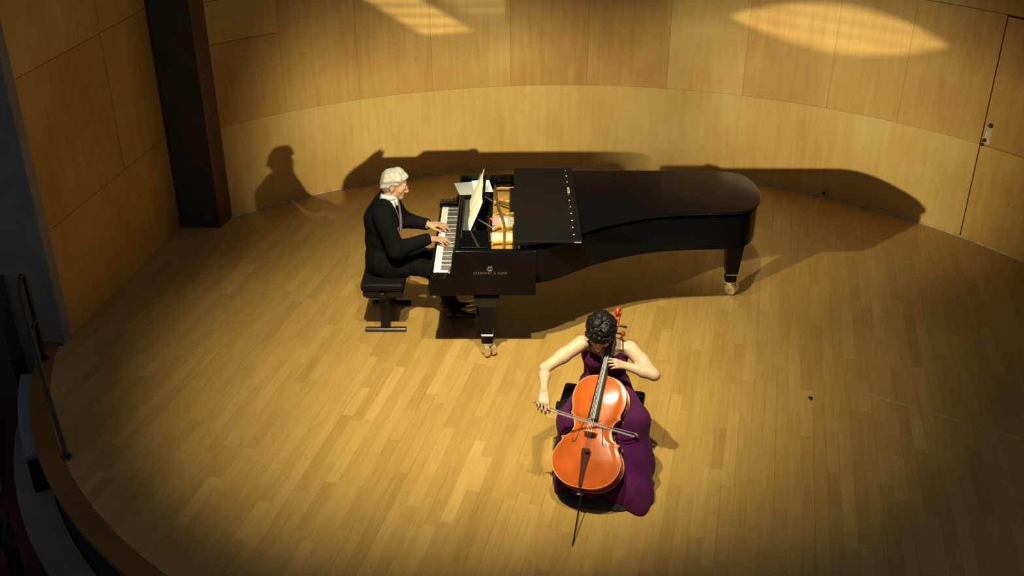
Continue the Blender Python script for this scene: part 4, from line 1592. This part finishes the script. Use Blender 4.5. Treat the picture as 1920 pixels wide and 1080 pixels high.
# skirts of the jacket over seat and thighs
j.chain([(-1.12, -0.01, 0.60), (-1.15, -0.01, 0.47)], [0.12, 0.10], 0.04, flat=((0, 1, 0), 1.9))
j.rc((-1.07, -0.16, 0.57), (-0.92, -0.165, 0.535), 0.105, 0.090, 0.05)
j.rc((-1.07, 0.14, 0.57), (-0.92, 0.145, 0.535), 0.105, 0.090, 0.05)
j.rc((-1.02, -0.215, 0.56), (-1.02, -0.225, 0.44), 0.06, 0.05, 0.05, flat=((0, 1, 0), 0.6))
X, Y, Z = j.P()       # soft folds at elbow and waist
j.D += (0.0035 * np.sin(55 * (X - 0.9 * Z)) * np.exp(-((X + 0.93) / 0.09) ** 2 - ((Z - 0.74) / 0.10) ** 2) + 0.003 * np.sin(45 * (Z + 0.5 * X)) * np.exp(-((Z - 0.66) / 0.10) ** 2) + 0 * Y).astype(np.float32)
yc = -0.008
vneck = np.abs(Y - yc) - np.maximum(0.0, (Z - 0.80) * 0.26)
front = np.maximum(vneck, -(X + 1.045 + 0.35 * (Z - 1.0)))
j.cut(-front + 0 * Z)                                         # open V front
j.rc((-1.035, yc, 1.07), (-0.985, yc, 1.20), 0.066, 0.070, 0.006, 's')   # neck hole
j.rc(MW_R - unit(MW_R - ME_R) * 0.004, MW_R + unit(MW_R - ME_R) * 0.1, 0.040, 0.040, 0.003, 's')
j.rc(MW_L - unit(MW_L - ME_L) * 0.004, MW_L + unit(MW_L - ME_L) * 0.1, 0.040, 0.040, 0.003, 's')
jk = volobj('jacket', j, M_suit, man)
for sg in (-1, 1):      # lapels
    pl = [(-0.995, yc + sg * 0.072, 1.095), (-0.962, yc + sg * 0.070, 1.02), (-0.940, yc + sg * 0.050, 0.93), (-0.945, yc + sg * 0.012, 0.81)]
    obj('lapel', *vtube(catmull(pl, 5), list(np.interp(np.linspace(0, 1, 16), [0, 0.35, 1], [0.014, 0.026, 0.006])), 8, flat=((1, 0, 0.3), 0.35)), M_suit, jk, True)
for p_, d_ in ((ME_R + (MW_R - ME_R) * 0.93, None),):
    for i in range(3):
        c_ = ME_R + (MW_R - ME_R) * (0.80 + 0.045 * i) + np.array([0.008, -0.043, 0.004])
        obj('sleeve_button', *vlathe([(0.006, 0), (0.006, 0.003), (0.004, 0.004)], c_, (0.1, -1, 0), 10), M_black, jk)
# shirt with stand-up collar, cuffs
s_ = Vol((-1.22, -0.30, 0.70), (-0.62, 0.30, 1.22), 0.004)
s_.chain([(-1.06, yc, 0.76), (-1.065, yc, 0.90), (-1.05, yc, 1.02)], [0.112, 0.118, 0.085], 0.04, flat=((0, 1, 0), 1.1))
s_.rc((-1.035, yc, 1.06), (-1.02, yc, 1.10), 0.068, 0.066, 0.03)
ax_ = unit((0.28, 0, 0.96))
for a0, r0, zz in ((0, 0.0745, 0.0),):
    cc = np.array([-1.014, yc, 1.118])
    e1 = np.array([0, 1.0, 0])
    e2 = np.cross(ax_, e1)
    ringp = []
    for i in range(33):
        a = R(18) + R(324) * i / 32
        # a=0 at the throat (towards +x)
        dirv = e2 * math.cos(a) + e1 * math.sin(a)
        lift = 0.036 * (1 - math.cos(a)) / 2
        ringp.append(cc + dirv * 0.064 * np.array([1.0, 1.0, 1.0]) + ax_ * (lift - 0.004))
    s_.chain(ringp, [0.010] * 33, 0.004, flat=(ax_, 2.0))
# collar points folded down
s_.rc(cc + np.array([0.058, -0.022, -0.004]), cc + np.array([0.070, -0.052, -0.052]), 0.013, 0.006, 0.008)
s_.rc(cc + np.array([0.058, 0.022, -0.004]), cc + np.array([0.070, 0.052, -0.052]), 0.013, 0.006, 0.008)
shirt = volobj('shirt', s_, M_shirt, man)
for w_, e_ in ((MW_R, ME_R), (MW_L, ME_L)):
    a_ = unit(w_ - e_)
    obj('cuff', *vlathe([(0.026, -0.05), (0.034, -0.05), (0.036, -0.012), (0.034, -0.004), (0.030, -0.004), (0.030, -0.02)], w_, a_, 20), M_shirt, shirt, True, angle=50)
tie = obj('necktie', *vtube(catmull([(-0.948, yc, 1.098), (-0.935, yc, 1.06), (-0.930, yc, 1.00), (-0.926, yc, 0.92), (-0.932, yc, 0.82)], 5), list(np.interp(np.linspace(0, 1, 21), [0, 0.12, 0.22, 1], [0.016, 0.018, 0.015, 0.036])), 10, flat=((1, 0, 0.2), 0.35)), M_tie, man, True)
# trousers
t_ = Vol((-1.24, -0.30, 0.05), (-0.42, 0.30, 0.66), 0.006)
t_.el((-1.06, -0.008, 0.555), (0.13, 0.19, 0.085), 0.03)
t_.chain([(-1.03, -0.095, 0.555), KN_R + np.array([0, 0, 0.002]), AN_R], [0.095, 0.070, 0.058], 0.04)
t_.chain([(-1.03, 0.080, 0.555), KN_L + np.array([0, 0, 0.002]), AN_L], [0.095, 0.070, 0.058], 0.04)
X, Y, Z = t_.P()      # soft folds round the knees
t_.D += (0.004 * np.sin(70 * (X + 0.8 * Z)) * np.exp(-((X + 0.70) / 0.14) ** 2) + 0 * Y).astype(np.float32)
volobj('trousers', t_, M_suit, man)
for an, tw in ((AN_R, -0.02), (AN_L, 0.0)):
    sh = Vol(an - np.array([0.13, 0.12, 0.11]), an + np.array([0.26, 0.12, 0.10]), 0.005)
    sh.rc(an + np.array([-0.035, 0, -0.062]), an + np.array([0.05, 0, -0.055]), 0.037, 0.040, 0.02)
    sh.rc(an + np.array([0.05, 0, -0.060]), an + np.array([0.155, tw, -0.068]), 0.042, 0.032, 0.02, flat=((0, 0, 1), 0.8))
    sh.rc(an + np.array([-0.02, 0, -0.05]), an + np.array([-0.005, 0, 0.02]), 0.036, 0.042, 0.02)
    X, Y, Z = sh.P()
    sh.cut(0.004 - Z + 0 * X + 0 * Y)
    volobj('shoe', sh, M_shoe, man)

# ------------------------------------------------------------------ cellist
woman = empty('person', (0.62, -2.05, 0.0), 'dark-haired woman in a long purple dress playing the cello', 'person')
HC = Frame((0.590, -2.025, 1.005), (-0.16, -0.80, -0.58), (0.07, -0.50, 0.86), 0.95)
CS_R, CE_R, CW_R = np.array([0.462, -1.955, 0.885]), np.array([0.217, -2.115, 0.790]), np.array([0.205, -2.368, 0.792])
CS_L, CE_L, CW_L = np.array([0.800, -1.955, 0.845]), np.array([0.940, -2.165, 0.772]), np.array([0.752, -2.095, 0.800])
b = Vol((0.12, -2.62, 0.02), (1.04, -1.72, 1.12), 0.005)
head(b, HC, 0.9)
b.chain([(0.632, -1.925, 0.86), (0.625, -1.95, 0.92), HC(0, -0.02, -0.07)], [0.060, 0.048, 0.046], 0.03)
b.chain([(0.645, -1.90, 0.53), (0.64, -1.885, 0.65), (0.635, -1.915, 0.78), (0.633, -1.93, 0.835)], [0.105, 0.086, 0.100, 0.070], 0.05, flat=((1, 0, 0), 1.36))
b.rc(CS_R + np.array([0.02, 0.012, 0]), (0.60, -1.925, 0.885), 0.042, 0.045, 0.03)
b.rc(CS_L + np.array([-0.02, 0.012, 0]), (0.66, -1.925, 0.880), 0.042, 0.045, 0.03)
# collar bones
b.rc((0.60, -1.995, 0.875), CS_R + np.array([0.03, -0.03, 0.02]), 0.008, 0.008, 0.02)
b.rc((0.665, -1.992, 0.868), CS_L + np.array([-0.03, -0.03, 0.02]), 0.008, 0.008, 0.02)
mid = CS_R * 0.5 + CE_R * 0.5
b.chain([CS_R, mid, CE_R], [0.052, 0.045, 0.035], 0.03)
b.chain([CE_R, CE_R * 0.65 + CW_R * 0.35, CW_R], [0.035, 0.037, 0.0245], 0.02, )
mid = CS_L * 0.5 + CE_L * 0.5
b.chain([CS_L, mid, CE_L], [0.052, 0.047, 0.037], 0.03)
b.chain([CE_L, CE_L * 0.65 + CW_L * 0.35, CW_L], [0.037, 0.039, 0.0255], 0.02)
# legs under the skirt, down to the feet
b.chain([(0.57, -1.93, 0.53), (0.395, -2.30, 0.49), (0.43, -2.26, 0.08), (0.43, -2.36, 0.045)], [0.07, 0.035, 0.025, 0.022], 0.02)
b.chain([(0.71, -1.93, 0.53), (0.815, -2.31, 0.50), (0.80, -2.30, 0.08), (0.81, -2.40, 0.045)], [0.07, 0.035, 0.025, 0.022], 0.02)
# bow hand: fingers hang over the stick
hand(b, CW_R, (-0.02, -0.72, -0.62), (0.0, 0.62, -0.78), (1, 0, -0.25), [(16, 40, 28), (20, 42, 30), (20, 42, 30), (12, 36, 28)], 0.98, 0.10,
     thumb=[CW_R + np.array([0.015, -0.03, -0.02]), CW_R + np.array([0.030, -0.045, -0.055]), CW_R + np.array([0.022, -0.070, -0.085]), CW_R + np.array([0.012, -0.078, -0.095])])
# left hand on the fingerboard
fb = CW(0.004, 0.83, 0.056)
fw = unit(fb - CW_L)
hand(b, CW_L, unit(fw + cn * 0.30), unit(-cn + fw * 0.2), ca, [(30, 48, 30), (34, 50, 34), (38, 50, 34), (42, 48, 34)], 0.88, 0.12,
     thumb=[CW_L + fw * 0.02 + ca * 0.012, CW_L + fw * 0.05 + ca * 0.022 - cn * 0.030, CW_L + fw * 0.075 + ca * 0.016 - cn * 0.040, CW_L + fw * 0.09 + ca * 0.010 - cn * 0.040])
volobj('body', b, M_skinf, woman)
# face details
for sg in (-1, 1):
    obj('eyelid', *vtube([HC(sg * 0.020, 0.0915, -0.004), HC(sg * 0.031, 0.0938, -0.006), HC(sg * 0.042, 0.0895, -0.004)], [0.001, 0.0018, 0.001], 6), M_lash, woman, True)
    obj('eyebrow', *vtube([HC(sg * 0.014, 0.0890, 0.021), HC(sg * 0.030, 0.0885, 0.025), HC(sg * 0.042, 0.081, 0.022)], [0.002, 0.003, 0.0015], 6), M_lash, woman, True)
obj('lips', *vtube([HC(-0.022, 0.0860, -0.067), HC(-0.006, 0.0945, -0.0645), HC(0.006, 0.0945, -0.0645), HC(0.022, 0.0860, -0.067)], [0.002, 0.0045, 0.0045, 0.002], 8), M_lip, woman, True)
# curly dark hair, chin length at the sides
HH = Frame(HC.c + np.array([-0.006, 0.004, 0.004]), HC.f, HC.u, 1.05)
h = Vol(HH.c - 0.18, HH.c + 0.18, 0.0036)
h.el(HH(0, -0.020, 0.036), np.array((0.086, 0.104, 0.088)) * HH.s, 0, 'u', HH.M)
h.el(HH(0, -0.055, -0.02), np.array((0.080, 0.064, 0.085)) * HH.s, 0.02, 'u', HH.M)
rg = random.Random(5)
def scalp(az, ph, lift):
    d0 = np.array([math.cos(ph) * math.cos(az), math.cos(ph) * math.sin(az), math.sin(ph)])
    return np.array((0, -0.020, 0.030)) + d0 * (np.array((0.082, 0.100, 0.088)) + lift)


for i in range(120):
    az = rg.uniform(0, 2 * math.pi)
    ph = rg.uniform(0.15, 1.5)
    fr = math.sin(az) > 0.35           # towards the face: shorter
    ln = rg.uniform(0.45, 0.75) if not fr else min(rg.uniform(0.3, 0.5), max(0.12, ph - 0.25))
    wv = rg.uniform(0.10, 0.22)
    p0 = rg.uniform(0, 6)
    pp = []
    for k_ in range(8):
        t = k_ / 7
        pp.append(HH(*scalp(az + wv * math.sin(p0 + 5.0 * t), ph - ln * t, 0.004 + 0.008 * math.sin(math.pi * t) + 0.006 * t * rg.random())))
    r0 = rg.uniform(0.007, 0.0105)
    h.chain(pp, [r0 * (1 - 0.55 * (k_ / 7) ** 2) for k_ in range(8)], 0.003)
for sg in (-1, 1):
    for i in range(8):
        y0 = 0.050 - i * 0.018
        pp = [HH(sg * (0.078 + 0.008 * math.sin(k_ * 1.3 + i * 2)), y0 - 0.004 * k_ + 0.008 * math.cos(k_ * 1.5 + i), 0.055 - 0.020 * k_) for k_ in range(5 + (i > 3))]
        h.chain(pp, [0.010] * (len(pp) - 1) + [0.004], 0.004)
for i in range(9):      # fringe over the forehead
    x0 = -0.060 + i * 0.015
    pp = [HH(x0 + 0.008 * math.sin(k_ * 1.2 + i * 1.7), 0.078 - 0.25 * abs(x0) + 0.012 * math.sin(0.7 * k_), 0.082 - 0.013 * k_ - 0.003 * (i % 3)) for k_ in range(4)]
    h.chain(pp, [0.010, 0.009, 0.008, 0.004], 0.003)
X, Y, Z = h.P()
q = [X - HC.c[0], Y - HC.c[1], Z - HC.c[2]]
lx = sum(q[i] * HC.r[i] for i in range(3)) / HC.s
ly = sum(q[i] * HC.f[i] for i in range(3)) / HC.s
lz = sum(q[i] * HC.u[i] for i in range(3)) / HC.s
h.cut(np.minimum(np.minimum(ly - 0.045, 0.036 - lz), 0.066 - np.abs(lx)))
volobj('hair', h, M_hairb, woman)

# bodice of the dress
d_ = Vol((0.40, -2.14, 0.48), (0.88, -1.72, 0.95), 0.005)
d_.chain([(0.645, -1.90, 0.53), (0.64, -1.885, 0.65), (0.635, -1.915, 0.78), (0.633, -1.93, 0.835)], [0.115, 0.094, 0.1075, 0.0775], 0.05, flat=((1, 0, 0), 1.36))
for sg in (-1, 1):
    d_.el((0.634 + sg * 0.062, -2.005, 0.775), (0.056, 0.050, 0.052), 0.03)
X, Y, Z = d_.P()
xx = X - 0.634
neck = 0.838 + 0.9 * np.abs(np.abs(xx) - 0.105) * -0.20 - 0.022 * np.exp(-(xx / 0.05) ** 2)
top = np.where(Y < -1.90, neck, 0.80)
d_.cut(Z - top - 0.035 * (xx < -9) + 0.10 * (xx * 0))
bod = volobj('bodice', d_, M_dress, woman)
for sg, S_ in ((-1, CS_R), (1, CS_L)):
    pp = catmull([(0.634 + sg * 0.102, -2.022, 0.830), (0.634 + sg * 0.108, -2.012, 0.860 + (0.008 if sg < 0 else -0.008)), (0.634 + sg * 0.110, -1.965, 0.925 + (0.006 if sg < 0 else -0.022)), (0.634 + sg * 0.105, -1.90, 0.905), (0.634 + sg * 0.09, -1.845, 0.80)], 6)
    obj('strap', *vtube(pp, 0.0042, 6), mat('dark_strap', (0.03, 0.008, 0.015), 0.6) if sg < 0 else bpy.data.materials['dark_strap'], bod, True)

# skirt: over hips and knees down to the floor, pushed back by the cello
k_ = Vol((0.20, -2.80, 0.0), (1.08, -1.70, 0.68), 0.0065)
k_.el((0.640, -1.92, 0.545), (0.165, 0.150, 0.115), 0.0)
k_.chain([(0.56, -1.94, 0.54), (0.395, -2.29, 0.505)], [0.092, 0.088], 0.05)
k_.chain([(0.72, -1.94, 0.54), (0.818, -2.30, 0.515)], [0.092, 0.082], 0.05)
k_.chain([(0.395, -2.29, 0.47), (0.405, -2.33, 0.25), (0.41, -2.37, 0.06)], [0.088, 0.100, 0.115], 0.07)
k_.chain([(0.818, -2.30, 0.49), (0.822, -2.37, 0.25), (0.82, -2.45, 0.06)], [0.090, 0.095, 0.110], 0.07)
k_.el((0.62, -2.22, 0.22), (0.26, 0.22, 0.36), 0.08)
k_.rc((0.42, -2.38, 0.05), (0.82, -2.51, 0.04), 0.12, 0.12, 0.05)
k_.rc((0.84, -2.40, 0.22), (0.868, -2.60, 0.03), 0.07, 0.055, 0.06)
X, Y, Z = k_.P()
px_ = X - CE[0]
py_ = Y - CE[1]
pz_ = Z - CE[2]
ls = px_ * ca[0] + py_ * ca[1] + pz_ * ca[2] - EP
lx = px_ * cr_[0] + py_ * cr_[1] + pz_ * cr_[2]
lz = px_ * cn[0] + py_ * cn[1] + pz_ * cn[2]
wd = np.interp(ls.ravel(), [-0.03] + [p[1] for p in ho] + [0.80], [0.0] + [p[0] for p in ho] + [0.0]).reshape(ls.shape) + 0.012
cel = np.maximum(np.abs(lx) - wd, np.maximum(-0.160 - lz, -0.05 - ls))
ang_ = np.arctan2(Y + 2.1, X - 0.62)
fold = (0.018 * np.sin(ang_ * 11 + 3 * Z) + 0.010 * np.sin(ang_ * 23 + 5 * Z + 1.0)) * np.clip((0.48 - Z) / 0.35, 0, 1)
k_.D += fold.astype(np.float32)
k_.cut(-cel)
k_.cut(0.006 - Z + 0 * X + 0 * Y)
sk = volobj('skirt', k_, M_dress, woman)
us = Vol((0.22, -2.80, 0.0), (1.0, -2.0, 0.12), 0.006)  # dark layer on the boards in place of the skirt's shadow
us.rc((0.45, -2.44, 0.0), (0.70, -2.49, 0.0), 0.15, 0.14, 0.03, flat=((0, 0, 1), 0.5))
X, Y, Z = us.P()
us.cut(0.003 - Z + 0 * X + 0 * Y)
volobj('hem_shadow_layer', us, M_hemshadow, sk)
# pendant necklace
nk = catmull([HC(0.05, -0.01, -0.115), (0.585, -1.995, 0.885), (0.600, -2.030, 0.858), (0.618, -2.028, 0.872), HC(-0.05, -0.01, -0.115)], 6)
ne = obj('necklace', *vtube(nk, 0.0018, 6), M_silver, woman, True)
parts = []
for i in range(5):
    parts.append(vlathe([(0.001, -0.005), (0.005, -0.002), (0.005, 0.002), (0.001, 0.005)], (0.600 + 0.001 * i, -2.037 - 0.0015 * i, 0.856 - 0.009 * i), (0, 0, 1), 8))
obj('pendant', *merge(parts), M_silver, ne)

# ------------------------------------------------------------------ hand rail and side steps
rail = empty('hand_rail', (-3.6, -1.2, 0.0), 'black tubular handrail bent into a hoop at the left stage edge', 'handrail')
A_, B_ = np.array([-3.14, -2.04, 0.0]), np.array([-3.80, -0.74, 0.0])
pth = catmull([A_, A_ * 0.75 + np.array([-3.73, -1.02, 0.62]) * 0.25, A_ * 0.35 + np.array([-3.73, -1.02, 0.62]) * 0.65, (-3.735, -1.00, 0.63), (-3.785, -0.88, 0.745), (-3.80, -0.80, 0.79), (-3.80, -0.745, 0.74), (-3.80, -0.74, 0.60), (-3.80, -0.74, 0.3), B_], 6)
obj('rail_tube', *vtube(pth, 0.019, 12), M_rail, rail, True)
obj('rail_stay', *vtube([(-3.79, -0.745, 0.42), (-3.72, -0.88, 0.46), (-3.645, -1.14, 0.50)], 0.012, 10), M_rail, rail, True)
obj('floor_flange', *vlathe([(0.04, 0), (0.04, 0.006), (0.022, 0.010)], A_, (0, 0, 1), 16), M_rail, rail, True)
obj('floor_flange', *vlathe([(0.04, 0), (0.04, 0.006), (0.022, 0.010)], B_, (0, 0, 1), 16), M_rail, rail, True)
step = empty('stage_step', (-4.1, -1.1, -0.5), 'pale grey step block beside the rounded left stage edge', 'step')
V, F = [], []
for k in range(13):
    a = R(193.6 + 14.6 * k / 12)
    d = np.array([math.cos(a), math.sin(a)])
    ro = 4.735 - 0.06 * k / 12
    for r, z in ((FR - 0.02, -0.155), (FR - 0.02, -0.12), (ro, -0.12), (ro, -0.155)):
        p = FC + d * r
        V.append((p[0], p[1], z))
    if k < 12:
        for jx in range(4):
            F.append((k * 4 + jx, k * 4 + (jx + 1) % 4, (k + 1) * 4 + (jx + 1) % 4, (k + 1) * 4 + jx))
F += [(3, 2, 1, 0), (48, 49, 50, 51)]
obj('tread', V, F, M_pale, step)
V2 = [(v[0], v[1], -0.5 if v[2] < -0.13 else -0.1555) for v in np.array(V)]
obj('riser', V2, F, M_black, step)
obj('side_tread', *vprism([(-4.28, -0.78), (-3.74, -1.92), (-4.2, -2.2), (-5.0, -1.0)], -0.42, -0.39), M_slate_dark, step)


def seat_row(x, y, ang, label):
    s = empty('auditorium_seat', (x, y, -0.5), label, 'seat', )
    def P(nm, lo_, hi_, bev, m):
        V, F = vbox(lo_, hi_, bev, 2)
        return obj(nm, rotz(V, (x, y), ang), F, m, s)
    P('backrest', (x - 0.25, y - 0.04, -0.12), (x + 0.25, y + 0.03, 0.02), 0.02, M_pad)
    P('cushion', (x - 0.24, y + 0.04, -0.16), (x + 0.24, y + 0.30, -0.09), 0.02, M_pad)
    P('side_panel', (x - 0.28, y - 0.02, -0.5), (x - 0.252, y + 0.28, -0.06), 0.004, M_black)
    P('side_panel', (x + 0.252, y - 0.02, -0.5), (x + 0.28, y + 0.28, -0.06), 0.004, M_black)


seat_row(-3.52, -2.92, R(20), 'dark auditorium seat on the red carpet below the stage')
